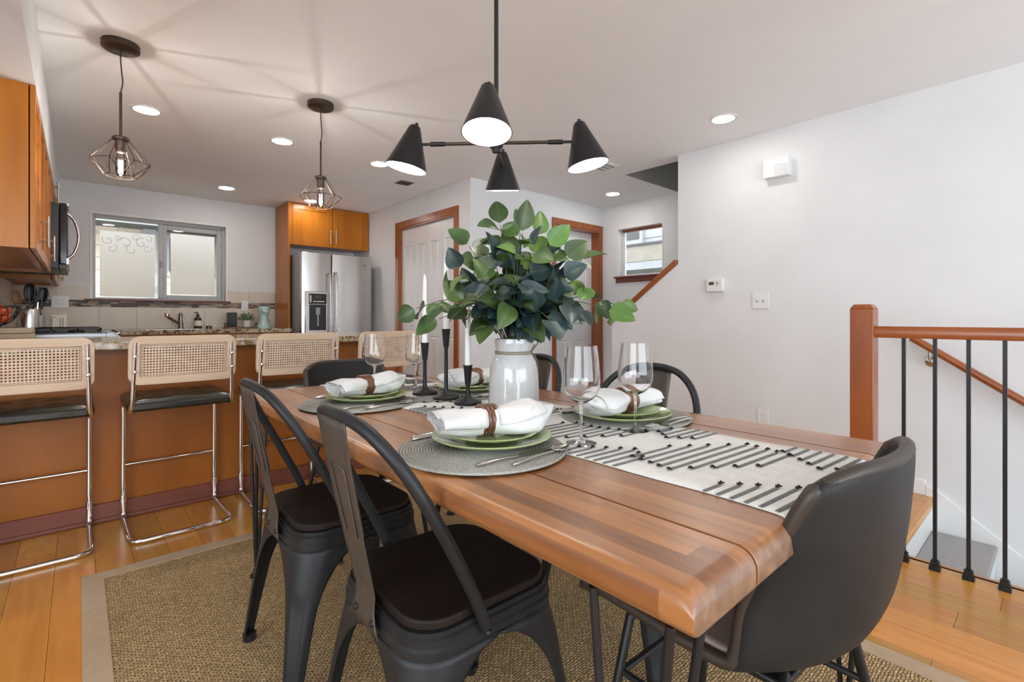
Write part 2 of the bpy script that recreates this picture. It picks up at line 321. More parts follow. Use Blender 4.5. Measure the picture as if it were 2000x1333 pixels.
# ------------------------------------------------------------------ mesh helpers
class MB:
    def __init__(s): s.v = []; s.f = []
    def add(s, vs, fs):
        b = len(s.v); s.v += [tuple(p) for p in vs]; s.f += [tuple(i + b for i in q) for q in fs]; return s
    def box(s, x0, x1, y0, y1, z0, z1):
        return s.add([(x0, y0, z0), (x1, y0, z0), (x1, y1, z0), (x0, y1, z0), (x0, y0, z1), (x1, y0, z1), (x1, y1, z1), (x0, y1, z1)],
                     [(3, 2, 1, 0), (4, 5, 6, 7), (0, 1, 5, 4), (1, 2, 6, 5), (2, 3, 7, 6), (3, 0, 4, 7)])
    def tube(s, path, r, n=8, closed=False, flat=1.0):
        P = [Vector(p) for p in path]; m = len(P)
        rr = r if isinstance(r, (list, tuple)) else [r] * m
        t0 = (P[1] - P[0]).normalized()
        nrm = t0.orthogonal().normalized() if abs(t0.z) > 0.95 else Vector((0, 0, 1)).cross(t0).normalized()
        vs = []; prev = t0
        for i in range(m):
            if closed: t = (P[(i + 1) % m] - P[i - 1]).normalized()
            elif i == 0: t = t0
            elif i == m - 1: t = (P[i] - P[i - 1]).normalized()
            else:
                t = ((P[i + 1] - P[i]).normalized() + (P[i] - P[i - 1]).normalized())
                t = t.normalized() if t.length > 1e-6 else prev
            q = prev.rotation_difference(t); nrm = q @ nrm; nrm = (nrm - t * nrm.dot(t)).normalized(); prev = t
            bi = t.cross(nrm)
            for k in range(n):
                a = 2 * math.pi * k / n
                vs.append(P[i] + (nrm * math.cos(a) + bi * math.sin(a) * flat) * rr[i])
        fs = []
        for i in range(m if closed else m - 1):
            j = (i + 1) % m
            for k in range(n):
                l = (k + 1) % n
                fs.append((i * n + k, i * n + l, j * n + l, j * n + k))
        if not closed:
            fs.append(tuple(range(n - 1, -1, -1))); fs.append(tuple((m - 1) * n + k for k in range(n)))
        return s.add(vs, fs)
    def lathe(s, prof, n=32, c=(0, 0, 0), closed=False):
        vs = []; idx = []
        for (r, z) in prof:
            if r < 1e-6:
                idx.append([len(vs)]); vs.append((c[0], c[1], c[2] + z))
            else:
                idx.append(list(range(len(vs), len(vs) + n)))
                for k in range(n):
                    a = 2 * math.pi * k / n; vs.append((c[0] + r * math.cos(a), c[1] + r * math.sin(a), c[2] + z))
        fs = []
        m = len(prof)
        for i in range(m if closed else m - 1):
            A = idx[i]; B = idx[(i + 1) % m]
            for k in range(n):
                l = (k + 1) % n
                if len(A) == 1 and len(B) == 1: continue
                if len(A) == 1: fs.append((A[0], B[l], B[k]))
                elif len(B) == 1: fs.append((A[k], A[l], B[0]))
                else: fs.append((A[k], A[l], B[l], B[k]))
        return s.add(vs, fs)
    def grid(s, fn, nu, nv, wrapu=False):
        vs = [fn(u / (nu if wrapu else nu), v / nv) for v in range(nv + 1) for u in range(nu + (0 if wrapu else 1))]
        w = nu + (0 if wrapu else 1)
        fs = []
        for v in range(nv):
            for u in range(nu):
                u2 = (u + 1) % w if wrapu else u + 1
                fs.append((v * w + u, v * w + u2, (v + 1) * w + u2, (v + 1) * w + u))
        return s.add(vs, fs)
    def prism(s, poly, fn, a, b):
        # poly: 2D outline; fn(p, q, h) -> xyz; extruded from a to b
        n = len(poly)
        vs = [fn(p[0], p[1], a) for p in poly] + [fn(p[0], p[1], b) for p in poly]
        fs = [tuple(range(n - 1, -1, -1)), tuple(range(n, 2 * n))]
        for i in range(n):
            j = (i + 1) % n; fs.append((i, j, n + j, n + i))
        return s.add(vs, fs)
    def mesh(s, name, m, smooth=None):
        me = bpy.data.meshes.new(name); me.from_pydata(s.v, [], s.f); me.validate()
        bm = bmesh.new(); bm.from_mesh(me); bmesh.ops.recalc_face_normals(bm, faces=bm.faces); bm.to_mesh(me); bm.free()
        if m: me.materials.append(MT[m])
        if smooth:
            for p in me.polygons: p.use_smooth = True
            me.set_sharp_from_angle(angle=R(smooth))
        return me
    def build(s, name, m, parent=None, smooth=None, bevel=0, solid=0, sub=0, loc=None, rot=None, seg=2, off=0.0):
        o = bpy.data.objects.new(name, s.mesh(name, m, smooth)); COL.objects.link(o)
        if parent: o.parent = parent
        if loc: o.location = loc
        if rot: o.rotation_euler = rot
        if solid:
            d = o.modifiers.new('thickness', 'SOLIDIFY'); d.thickness = solid; d.offset = off
        if bevel:
            b = o.modifiers.new('bevel', 'BEVEL'); b.width = bevel; b.segments = seg; b.limit_method = 'ANGLE'; b.angle_limit = R(40)
            for p in o.data.polygons: p.use_smooth = True
            o.data.set_sharp_from_angle(angle=R(60))
        if sub:
            d = o.modifiers.new('sub', 'SUBSURF'); d.levels = sub; d.render_levels = sub
            for p in o.data.polygons: p.use_smooth = True
        return o

def box(name, m, b, parent=None, bevel=0, **k): return MB().box(*b).build(name, m, parent, bevel=bevel, **k)
def tag(o, label=None, cat=None, group=None, kind=None):
    if label: o['label'] = label
    if cat: o['category'] = cat
    if group: o['group'] = group
    if kind: o['kind'] = kind
    return o
def thing(name, label=None, cat=None, loc=(0, 0, 0), rotz=0.0, group=None, kind=None):
    o = bpy.data.objects.new(name, None); COL.objects.link(o); o.empty_display_size = 0.1
    o.location = loc; o.rotation_euler = (0, 0, rotz)
    return tag(o, label, cat, group, kind)
def struct(o, label=None, cat=None): return tag(o, label, cat, None, 'structure')
KIDS = {}
def copy_tree(o, parent=None):
    c = o.copy(); COL.objects.link(c); c.parent = parent
    for ch in list(o.children): copy_tree(ch, c)
    return c
def linked(mesh, name, parent=None, loc=(0, 0, 0), rot=(0, 0, 0), scale=(1, 1, 1)):
    o = bpy.data.objects.new(name, mesh); COL.objects.link(o); o.parent = parent
    o.location = loc; o.rotation_euler = rot; o.scale = scale
    return o
def crom(P, k=6, closed=False):
    P = [Vector(p) for p in P]; n = len(P); out = []
    for i in range(n if closed else n - 1):
        g = (lambda j: P[j % n]) if closed else (lambda j: P[max(0, min(n - 1, j))])
        a, b, c, d = g(i - 1), g(i), g(i + 1), g(i + 2)
        for q in range(k):
            t = q / k
            out.append(0.5 * ((2 * b) + (c - a) * t + (2 * a - 5 * b + 4 * c - d) * t * t + (3 * b - a - 3 * c + d) * t ** 3))
    if not closed: out.append(P[-1])
    return out
def rrect(w, h, r, k=5):
    pts = []
    for cx, cy, a0 in ((w / 2 - r, h / 2 - r, 0), (-w / 2 + r, h / 2 - r, 90), (-w / 2 + r, -h / 2 + r, 180), (w / 2 - r, -h / 2 + r, 270)):
        for i in range(k + 1):
            a = R(a0 + 90 * i / k); pts.append((cx + r * math.cos(a), cy + r * math.sin(a)))
    return pts
def fillet(P, r, k=6):
    P = [Vector(p) for p in P]; out = [P[0]]
    for i in range(1, len(P) - 1):
        a = (P[i - 1] - P[i]); b = (P[i + 1] - P[i]); ra = min(r, a.length * 0.49, b.length * 0.49)
        p0 = P[i] + a.normalized() * ra; p1 = P[i] + b.normalized() * ra
        for q in range(k + 1):
            t = q / k; out.append(p0 * (1 - t) ** 2 + P[i] * 2 * t * (1 - t) + p1 * t * t)
    out.append(P[-1]); return out

# ================================================================== STRUCTURE
C = 2.40
XR = 3.745         # right wall
YB = 6.48          # kitchen back wall
XP = 2.83          # pantry wall
YF = 3.80          # front door wall
XE = 4.85          # entry window wall
XL = -0.46         # kitchen left wall
XS = 2.72          # stairwell edge of the floor
YS = 0.524         # top step edge
# floor: slab with planks laid on it
floor = struct(MB().box(-2.6, XS, -3.5, YB, -0.22, -0.012).box(XS, XE, YS, YF, -0.22, -0.012).build('floor', 'bar_wood'), 'honey-coloured hardwood floor of long boards', 'floor')
PW, PL = 0.127, 1.24
pm = MB().box(-PW / 2 + 0.0006, PW / 2 - 0.0006, -PL / 2 + 0.0006, PL / 2 - 0.0006, -0.012, 0)
pmesh = pm.mesh('plank', 'plank')
def plank(x, y0, y1):
    o = linked(pmesh, 'plank', floor, (x, (y0 + y1) / 2, 0), (0, 0, 0), (1, (y1 - y0) / PL, 1))
def lay(xa, xb, ya, yb, sgn):
    n = int(round((xb - xa) / PW))
    for i in range(n):
        x = xb - PW / 2 - i * PW
        y = ya - random.random() * PL
        while y < yb:
            a, b = max(ya, y), min(yb, y + PL)
            if b - a > 0.05: plank(x, a, b)
            y += PL
lay(-0.71, XS, -0.9, 3.26, 1)
n_l = int((XR - XS) / PW)
lay(XR - n_l * PW, XR, YS, 2.2, 1)
box('stair_nosing', 'plank', (XS, XR - 0.005, YS - 0.03, YS + 0.005, -0.035, 0.0), floor, bevel=0.006)
box('edge_nosing', 'plank', (XS - 0.02, XS + 0.025, -2.0, YS, -0.03, 0.0), floor, bevel=0.005)
# ceiling with the stair opening
ceil = MB()
ceil.box(-2.6, 3.88, -3.5, YB, C, C + 0.25)
ceil.box(3.88, 5.0, 2.765, YB, C, C + 0.25).box(3.88, 5.0, -3.5, 0.6, C, C + 0.25)
struct(ceil.build('ceiling', 'ceiling'), 'flat off-white painted ceiling', 'ceiling')
well = MB().box(3.88, 3.888, 0.6, 2.765, C + 0.001, 3.5).box(3.888, XE - 0.008, 2.757, 2.765, C + 0.001, 3.5).box(XE - 0.008, XE, 0.6, 2.765, C + 0.001, 3.5).box(3.76, 3.88, 0.6, 2.765, C + 0.25, 3.5).box(3.76, 5.0, 2.765, 2.88, C + 0.25, 3.5).box(XE, 5.0, 0.6, 2.765, C, 3.5).box(3.76, 5.0, 0.5, 0.6, C + 0.25, 3.5).box(3.76, 5.0, 0.5, 2.88, 3.5, 3.6)  # thin added lining covers the white ceiling edges in the shade colour
struct(well.build('wall_stairwell', 'shaft_shade'), 'upper stairwell walls in a painted-in shade tone above the ceiling opening', 'wall')
# walls
wx0, wx1, wz0, wz1 = 0.10, 1.29, 1.235, 2.105
wk = MB().box(XL - 0.15, wx0, YB, YB + 0.15, 0, C).box(wx1, XP + 0.12, YB, YB + 0.15, 0, C).box(wx0, wx1, YB, YB + 0.15, 0, wz0).box(wx0, wx1, YB, YB + 0.15, wz1, C)
wall_kitchen = struct(wk.build('wall_kitchen', 'wall'), 'pale grey kitchen back wall around the window', 'wall')
wl = MB().box(XL - 0.15, XL, 3.0, YB, 0, C).box(-2.6, XL, 3.0, 3.15, 0, C)
wall_left = struct(wl.build('wall_left', 'wall'), 'kitchen side wall behind the cabinets', 'wall')
struct(MB().box(XL, -0.14, 0.3, YB, 2.06, C).build('trim_1', 'wall'), 'boxed-in white soffit above the upper cabinets', 'soffit')
py0, py1, pz = 4.065, 5.185, 2.078
wp = MB().box(XP, XP + 0.12, YF, py0, 0, C).box(XP, XP + 0.12, py1, YB, 0, C).box(XP, XP + 0.12, py0, py1, pz, C)
struct(wp.build('wall_pantry', 'wall'), 'pale wall holding the pantry doors', 'wall')
fx0, fx1, fz = 4.02, 4.776, 2.085
wf = MB().box(XP + 0.12, fx0, YF, YF + 0.15, 0, C).box(fx1, XE + 0.15, YF, YF + 0.15, 0, C).box(fx0, fx1, YF, YF + 0.15, fz, C)
struct(wf.build('wall_front', 'wall'), 'pale entry wall beside the front door', 'wall')
ey0, ey1, ez0, ez1 = 2.958, 3.557, 1.535, 2.103
we = MB().box(XE, XE + 0.15, 0.5, ey0, 0, C).box(XE, XE + 0.15, ey1, YF, 0, C).box(XE, XE + 0.15, ey0, ey1, 0, ez0).box(XE, XE + 0.15, ey0, ey1, ez1, C)
struct(we.build('wall_entry', 'wall'), 'entry side wall with the small window', 'wall')
wr = MB().box(XR, XR + 0.115, -3.5, 2.139, -2.6, C)
wr.prism([(2.139, 0), (2.816, 0), (2.816, 0.99), (2.139, 1.495)], lambda p, q, h: (h, p, q), XR, XR + 0.115)
wall_right = struct(wr.build('wall_right', 'wall'), 'long pale grey wall beside the stairs', 'wall')
struct(MB().box(-2.6, -1.7, -3.65, -3.5, 0, C).box(2.9, XR + 0.115, -3.65, -3.5, -2.6, C).box(-1.7, 2.9, -3.65, -3.5, 0, 0.4).box(-1.7, 2.9, -3.65, -3.5, 2.3, C).build('wall_rear', 'wall'), 'living room wall with wide window', 'wall')
struct(MB().box(-2.75, -2.6, -3.65, -2.2, 0, C).box(-2.75, -2.6, 1.0, 3.15, 0, C).box(-2.75, -2.6, -2.2, 1.0, 0, 0.5).box(-2.75, -2.6, -2.2, 1.0, 2.2, C).build('wall_side', 'wall'), 'living room side wall with window', 'wall')
# stairwell lower walls
struct(MB().box(XS - 0.1, XS, -3.5, YS, -2.6, -0.2).box(XS - 0.1, XR, YS, YS + 0.1, -2.6, -0.2).build('wall_lower', 'white_paint'), 'white stairwell walls below the floor', 'wall')
box('baseboard_right', 'white_paint', (XR - 0.014, XR, YS + 0.02, 2.8, 0, 0.09), bevel=0.004)['kind'] = 'structure'
sk = MB().prism([(YS + 0.02, -0.30), (YS + 0.02, 0.064), (0.489, 0.040), (-1.6, -1.527), (-1.6, -1.88)], lambda p, q, h: (h, p, q), XR - 0.016, XR)
struct(sk.build('trim_2', 'white_paint', bevel=0.003), 'white sloping skirt board along the descending stairs', 'skirt board')
box('trim_3', 'white_paint', (XS, XR, YS - 0.012, YS + 0.004, -0.22, -0.035))['kind'] = 'structure'
box('trim_4', 'white_paint', (XS - 0.005, XS + 0.008, -2.0, YS, -0.30, -0.03))['kind'] = 'structure'

# stairs going down
st = thing('staircase', 'grey carpeted stairs going down beside the black balusters', 'stairs', (XS, YS, 0))
for i in range(7):
    z = -0.19 * (i + 1); y = -0.255 * i
    box('tread', 'carpet_grey', (0.01, XR - XS - 0.018, y - 0.285, y - 0.01, z - 0.03, z), st, bevel=0.01)
    box('riser', 'white_paint', (0.01, XR - XS - 0.018, y - 0.275, y - 0.262, z - 0.19, z - 0.03), st)
# stairs going up behind the half wall
su = thing('upper_staircase', 'carpeted stairs rising behind the sloped half wall', 'stairs', (XR + 0.12, 2.95, 0))
for i in range(9):
    box('tread', 'carpet_grey', (0.0, XE - XR - 0.13, -0.25 * i - 0.25, -0.25 * i, 0.19 * i, 0.19 * (i + 1)), su, bevel=0.008)

# cap of the half wall
cap = struct(thing('trim_5', loc=(XR + 0.0575, 2.139, 1.497)), 'sloping reddish wood cap on top of the stair half wall', 'cap rail')
a = math.atan2(-(1.495 - 0.985), 0.677)
MB().box(-0.072, 0.072, 0.0, 0.875, 0.0, 0.045).build('cap_board', 'cherry_rail', cap, bevel=0.004, rot=(a, 0, 0))

# railing
rl = thing('stair_railing', 'wood railing with newel post and thin black balusters', 'railing', (2.665, 0.0, 0))
nw = MB().box(-0.045, 0.045, 0.559, 0.647, 0, 1.088)
nw.add([(-0.045, 0.559, 1.088), (0.045, 0.559, 1.088), (0.045, 0.647, 1.088), (-0.045, 0.647, 1.088), (-0.033, 0.571, 1.108), (0.033, 0.571, 1.108), (0.033, 0.635, 1.108), (-0.033, 0.635, 1.108)],
       [(4, 5, 6, 7), (0, 1, 5, 4), (1, 2, 6, 5), (2, 3, 7, 6), (3, 0, 4, 7)])
nw.build('newel_post', 'cherry', rl, bevel=0.003)
hr = [(-0.026, 0.960), (0.026, 0.960), (0.030, 0.975), (0.030, 0.998), (0.022, 1.010), (-0.022, 1.010), (-0.030, 0.998), (-0.030, 0.975)]
MB().prism(hr, lambda p, q, h: (p, h, q), -1.9, 0.56).build('top_rail', 'cherry_rail', rl, bevel=0.002)
bal = MB().box(-0.0065, 0.0065, -0.0065, 0.0065, 0.012, 0.962).mesh('baluster', 'black_metal')
shoe = MB().box(-0.018, 0.018, -0.018, 0.018, 0, 0.016).box(-0.0155, 0.0155, -0.0155, 0.0155, 0.016, 0.022).box(-0.014, 0.014, -0.014, 0.014, 0.022, 0.036).box(-0.010, 0.010, -0.010, 0.010, 0.036, 0.042).mesh('shoe', 'black_metal')
for i in range(16):
    b = linked(bal, 'baluster', rl, (0, 0.46 - 0.1027 * i, 0)); linked(shoe, 'shoe', b)

# wall handrail
wh = thing('wall_handrail', 'round reddish wood handrail slanting down the stair wall', 'handrail', (XR, 0.6, 0.93))
p0 = Vector((-0.06, 0.0, 0.0)); sl = Vector((0, -1, -0.70)).normalized()
MB().tube([p0 + sl * 0.0, p0 + sl * 2.4], 0.021, 14).build('rail', 'cherry_rail', wh, smooth=40)
for d in (0.10, 1.5):
    q = p0 + sl * d
    MB().tube(fillet([q + Vector((0, 0, -0.02)), q + Vector((0.0, 0, -0.075)), q + Vector((0.058, 0, -0.085))], 0.03), 0.007, 8).build('bracket', 'nickel', wh, smooth=40)
    MB().lathe([(0, 0), (0.028, 0), (0.028, 0.006), (0.018, 0.012), (0, 0.012)], 16).build('rosette', 'nickel', wh, smooth=40, loc=(-0.001, q.y, q.z - 0.085), rot=(0, R(-90), 0))

# ------------------------------------------------------------------ kitchen window
w1 = struct(thing('window_1', loc=(wx0, YB, wz0)), 'wide sliding kitchen window with frosted film', 'window')
ww, wh_ = wx1 - wx0, wz1 - wz0
yf = 0.085
MB().box(0, 0.03, yf, 0.145, 0, wh_).box(ww - 0.03, ww, yf, 0.145, 0, wh_).box(0.03, ww - 0.03, yf, 0.145, wh_ - 0.035, wh_).box(0.03, ww - 0.03, yf, 0.145, 0, 0.02).build('frame', 'vinyl_grey', w1, bevel=0.004)
box('meeting_stile', 'vinyl_grey', (0.555, 0.60, yf - 0.006, 0.14, 0.02, wh_ - 0.035), w1, bevel=0.004)
MB().box(0.60, 0.63, yf + 0.01, 0.135, 0.02, wh_ - 0.035).box(ww - 0.075, ww - 0.03, yf + 0.01, 0.135, 0.02, wh_ - 0.035).box(0.63, ww - 0.075, yf + 0.01, 0.135, 0.02, 0.06).box(0.63, ww - 0.075, yf + 0.01, 0.135, wh_ - 0.085, wh_ - 0.035).build('sash', 'vinyl_grey', w1, bevel=0.004)
box('latch', 'grey_plastic', (0.565, 0.59, yf - 0.016, yf - 0.005, 0.36, 0.43), w1, bevel=0.003)
box('pane', 'pane', (0.03, 0.555, 0.122, 0.126, 0.02, wh_ - 0.035), w1)
box('pane', 'pane', (0.63, ww - 0.075, 0.112, 0.116, 0.06, wh_ - 0.085), w1)
f1 = box('film', 'frosted_film', (0.065, 0.525, 0.1195, 0.1205, 0.03, wh_ - 0.155), w1)
f2 = box('film', 'frosted_film', (0.665, ww - 0.10, 0.1095, 0.1105, 0.07, wh_ - 0.12), w1)
# scroll work cut in the film
def spiral(cx, cz, r, turns, a0, hand):
    return [(cx + r * (1 - 0.8 * t) * math.cos(a0 + hand * turns * 2 * math.pi * t), 0.1185, cz + r * (1 - 0.8 * t) * math.sin(a0 + hand * turns * 2 * math.pi * t)) for t in [i / 26 for i in range(27)]]
sc = MB()
for (cx, cz, r, tn, a0, h) in ((0.13, 0.62, 0.05, 1.1, 2.5, 1), (0.21, 0.655, 0.035, 1.0, 0.3, -1), (0.27, 0.60, 0.07, 0.9, 3.0, -1), (0.36, 0.665, 0.04, 1.1, 0, 1), (0.41, 0.61, 0.06, 1.0, 1.2, 1), (0.47, 0.66, 0.04, 1, 2, -1), (0.46, 0.56, 0.045, 1.1, 0.4, -1), (0.16, 0.535, 0.05, 0.9, 1, -1), (0.33, 0.53, 0.06, 0.8, 2, 1)):
    sc.tube(spiral(cx, cz, r, tn, a0, h), 0.0022, 5)
sc.build('scroll_pattern', 'vinyl_grey', f1, smooth=60)
fl = MB()
for k in range(7):
    an = R(20 + k * 23)
    fl.tube(spiral(0.25 + 0.045 * math.cos(an), wh_ - 0.155 + 0.028 * math.sin(an) + 0.008, 0.016, 0.9, an, 1 if k % 2 else -1), 0.002, 5)
fl.build('scroll_crest', 'white_plastic', f1, smooth=60)
box('window_sill', 'bar_skirting', (-0.055, ww + 0.04, -0.035, 0.085, -0.018, 0.0), w1, bevel=0.004)
MB().box(-0.012, 0.003, -0.004, 0.085, 0, wh_ + 0.012).box(ww - 0.003, ww + 0.012, -0.004, 0.085, 0, wh_ + 0.012).box(0.003, ww - 0.003, -0.004, 0.085, wh_ - 0.003, wh_ + 0.012).build('reveal', 'white_paint', w1)

# ------------------------------------------------------------------ entry window
w2 = struct(thing('window_2', loc=(XE, ey0, ez0)), 'small square entry window above a wood sill', 'window')
eh, ew = ez1 - ez0, ey1 - ey0
MB().box(0.09, 0.14, 0, 0.022, 0, eh).box(0.09, 0.14, ew - 0.022, ew, 0, eh).box(0.09, 0.14, 0.022, ew - 0.022, 0, 0.02).build('frame', 'white_plastic', w2, bevel=0.003)
box('head_trim', 'cherry_rail', (0.085, 0.14, 0.0, ew, eh - 0.028, eh), w2)
box('pane', 'pane', (0.112, 0.116, 0.022, ew - 0.022, 0.02, eh - 0.028), w2)
box('window_sill', 'bar_skirting', (-0.045, 0.10, -0.03, ew + 0.035, -0.02, 0.0), w2, bevel=0.003)
box('apron', 'bar_skirting', (-0.018, 0.0, -0.01, ew + 0.02, -0.075, -0.02), w2, bevel=0.003)
MB().box(-0.003, 0.09, ew - 0.003, ew + 0.006, 0, eh).box(-0.003, 0.09, -0.006, 0.003, 0, eh).box(-0.003, 0.09, 0.003, ew - 0.003, eh - 0.003, eh + 0.006).build('reveal', 'white_paint', w2)

# ------------------------------------------------------------------ doors
def door_panels(par, x0, x1, z0, z1, cols, rows, y, m, sw, proud=0.006):
    # raised panels: rows = list of (zlo, zhi) fractions
    cw = (x1 - x0 - sw * (cols + 1)) / cols
    for c in range(cols):
        a = x0 + sw + c * (cw + sw)
        for (q0, q1) in rows:
            b0, b1 = z0 + q0 * (z1 - z0), z0 + q1 * (z1 - z0)
            pm = MB()
            i = 0.028
            # recessed moulding ring and raised field
            pm.add([(a, y, b0), (a + cw, y, b0), (a + cw, y, b1), (a, y, b1),
                    (a + .012, y + .008, b0 + .012), (a + cw - .012, y + .008, b0 + .012), (a + cw - .012, y + .008, b1 - .012), (a + .012, y + .008, b1 - .012),
                    (a + i, y - .001, b0 + i), (a + cw - i, y - .001, b0 + i), (a + cw - i, y - .001, b1 - i), (a + i, y - .001, b1 - i)],
                   [(0, 1, 5, 4), (1, 2, 6, 5), (2, 3, 7, 6), (3, 0, 4, 7), (4, 5, 9, 8), (5, 6, 10, 9), (6, 7, 11, 10), (7, 4, 8, 11), (8, 9, 10, 11)])
            pm.build('panel', m, par)
def leaf_slab(x0, x1, z0, z1, cols, rows, sw, t):
    # stiles and rails around the panels
    s = MB(); cw = (x1 - x0 - sw * (cols + 1)) / cols
    for c in range(cols + 1): s.box(x0 + c * (cw + sw), x0 + c * (cw + sw) + sw, 0, t, z0, z1)
    zs = [z0] + [z0 + q * (z1 - z0) for pr in rows for q in pr] + [z1]
    for c in range(cols):
        a = x0 + sw + c * (cw + sw)
        for k in range(0, len(zs), 2): s.box(a, a + cw, 0, t, zs[k], zs[k + 1])
    s.box(x0, x1, t * 0.6, t, z0, z1)
    return s
ROW3 = [(0.105, 0.40), (0.46, 0.80), (0.845, 0.945)]
ROW3 = [(0.105, 0.405), (0.475, 0.905)]
# pantry: rotated so local x runs along -y, local y runs into the wall (+x)
d1 = struct(thing('door_1', loc=(XP, py1, 0), rotz=R(-90)), 'white panelled bifold pantry doors in wood casing', 'door')
pwid = py1 - py0
lw = pwid / 4
for k in range(4):
    lf = leaf_slab(k * lw + 0.002, (k + 1) * lw - 0.002, 0.012, pz - 0.006, 1, ROW3, 0.055, 0.035)
    o = lf.build('door_leaf', 'door_white', d1, loc=(0, 0.03, 0))
    door_panels(o, k * lw + 0.002, (k + 1) * lw - 0.002, 0.012, pz - 0.006, 1, ROW3, 0.0, 'door_white', 0.055)
kb = MB().lathe([(0, 0.03), (0.012, 0.028), (0.016, 0.02), (0.010, 0.010), (0.007, 0.0)], 16)
kb.build('knob', 'nickel', d1, smooth=50, loc=(0.225, 0.03, 0.956), rot=(R(90), 0, 0))
cw_ = 0.072
MB().box(-cw_ - 0.012, -0.012, -0.018, 0, 0, pz + 0.085).box(pwid + 0.008, pwid + cw_ + 0.004, -0.018, 0, 0, pz + 0.085).box(-0.012, pwid + 0.008, -0.018, 0, pz + 0.01, pz + 0.085).build('casing', 'cherry', d1, bevel=0.003)
MB().box(-0.011, 0.0015, -0.012, 0.11, 0, pz).box(pwid - 0.0015, pwid + 0.007, -0.012, 0.11, 0, pz).box(-0.011, pwid + 0.007, -0.012, 0.11, pz - 0.004, pz + 0.009).build('jamb', 'cherry', d1)
# front door
d2 = struct(thing('door_2', loc=(fx0, YF, 0)), 'white panelled front door in reddish wood casing', 'door')
fw = fx1 - fx0
RF = [(0.10, 0.37), (0.455, 0.90)]
o = leaf_slab(0.004, fw - 0.004, 0.01, fz - 0.006, 2, RF, 0.10, 0.045).build('door_leaf', 'door_white', d2, loc=(0, 0.10, 0))
door_panels(o, 0.004, fw - 0.004, 0.01, fz - 0.006, 2, RF, 0.0, 'door_white', 0.10)
MB().box(-0.06, -0.004, -0.02, 0, 0, fz + 0.085).box(fw + 0.004, fw + 0.07, -0.02, 0, 0, fz + 0.085).box(-0.004, fw + 0.004, -0.02, 0, fz + 0.012, fz + 0.085).build('casing', 'cherry', d2, bevel=0.003)
MB().box(-0.003, 0.003, -0.012, 0.15, 0, fz).box(fw - 0.003, fw + 0.003, -0.012, 0.15, 0, fz).box(-0.003, fw + 0.003, -0.012, 0.15, fz - 0.004, fz + 0.011).build('jamb', 'cherry', d2)
MB().lathe([(0.026, 0), (0.026, 0.006), (0.011, 0.014), (0.011, 0.035), (0.024, 0.045), (0.027, 0.06), (0.018, 0.072), (0, 0.074)], 18).build('knob', 'nickel', d2, smooth=40, loc=(0.065, 0.10, 0.96), rot=(R(90), 0, 0))

# ------------------------------------------------------------------ things outside the windows
nb = thing('neighbour_house', 'beige neighbouring house wall seen through the kitchen window', 'house', (-1.5, 8.3, 0))
box('wall_base', 'siding_beige', (0, 6, 0.02, 0.2, -1, 2.24), nb)
sb = MB().box(0, 6, -0.012, 0.02, 0, 0.155).mesh('siding_board', 'siding_beige')
for k in range(10): linked(sb, 'siding_board', nb, (0, 0, 0.55 + 0.16 * k), (R(-3), 0, 0))
box('eave', 'siding_grey', (-0.2, 6.2, -0.45, 0.2, 2.24, 2.34), nb)
box('fascia', 'siding_white', (-0.2, 6.2, -0.48, -0.45, 2.24, 2.40), nb)
box('corner_post', 'siding_white', (2.15, 2.30, -0.09, 0.0, 0.3, 2.24), nb)
box('downpipe', 'siding_grey', (3.02, 3.09, -0.08, -0.01, 0.3, 2.24), nb, bevel=0.01)
wn = box('window', 'siding_white', (2.40, 2.98, -0.04, 0.0, 1.62, 2.2), nb); box('glazing', 'dark_glass', (2.45, 2.93, -0.05, -0.03, 1.67, 2.15), wn)
nb2 = thing('white_house', 'white clapboard house seen through the entry window', 'house', (9.2, 1.0, 0))
box('wall_base', 'siding_white', (0.02, 0.3, 0, 9.0, 0, 6.0), nb2)
sb2 = MB().box(-0.02, 0.02, 0, 9.0, 0, 0.235).mesh('siding_board', 'siding_white')
for k in range(12): linked(sb2, 'siding_board', nb2, (0, 0, 1.8 + 0.24 * k), (0, R(4), 0))
wn = box('window', 'siding_white', (-0.08, 0, 5.05, 5.75, 2.62, 3.6), nb2); box('glazing', 'siding_grey', (-0.09, -0.05, 5.13, 5.67, 2.75, 3.5), wn)
fe = thing('yard_fence', 'pale horizontal board fence seen through the entry window', 'fence', (7.3, 1.5, 0))
for (z0, z1, mm) in ((2.02, 2.30, 'fence_wood'), (1.74, 1.80, 'siding_white'), (1.0, 1.42, 'fence_wood')):
    box('board', mm, (0, 0.05, 0, 6.5, z0, z1), fe, bevel=0.004)
box('cap_board', 'siding_grey', (-0.03, 0.08, 0, 6.5, 2.30, 2.335), fe)
for k in range(5): box('post', 'fence_wood', (0.05, 0.14, 1.3 * k, 1.3 * k + 0.09, 0, 2.3), fe)
box('back_panel', 'soil', (0.15, 0.17, 0, 6.5, 0.2, 1.9), fe)
tag(box('yard_ground', 'soil', (-6, 12, 6.64, 14, -0.6, -0.5)), 'bare ground outside the house', 'ground', None, 'structure')
tag(box('yard_ground', 'soil', (5.01, 12, -4, 6.63, -0.6, -0.5)), 'bare ground outside the entry', 'ground', None, 'structure')

# ================================================================== KITCHEN
ZC = 0.925; TC = 0.04
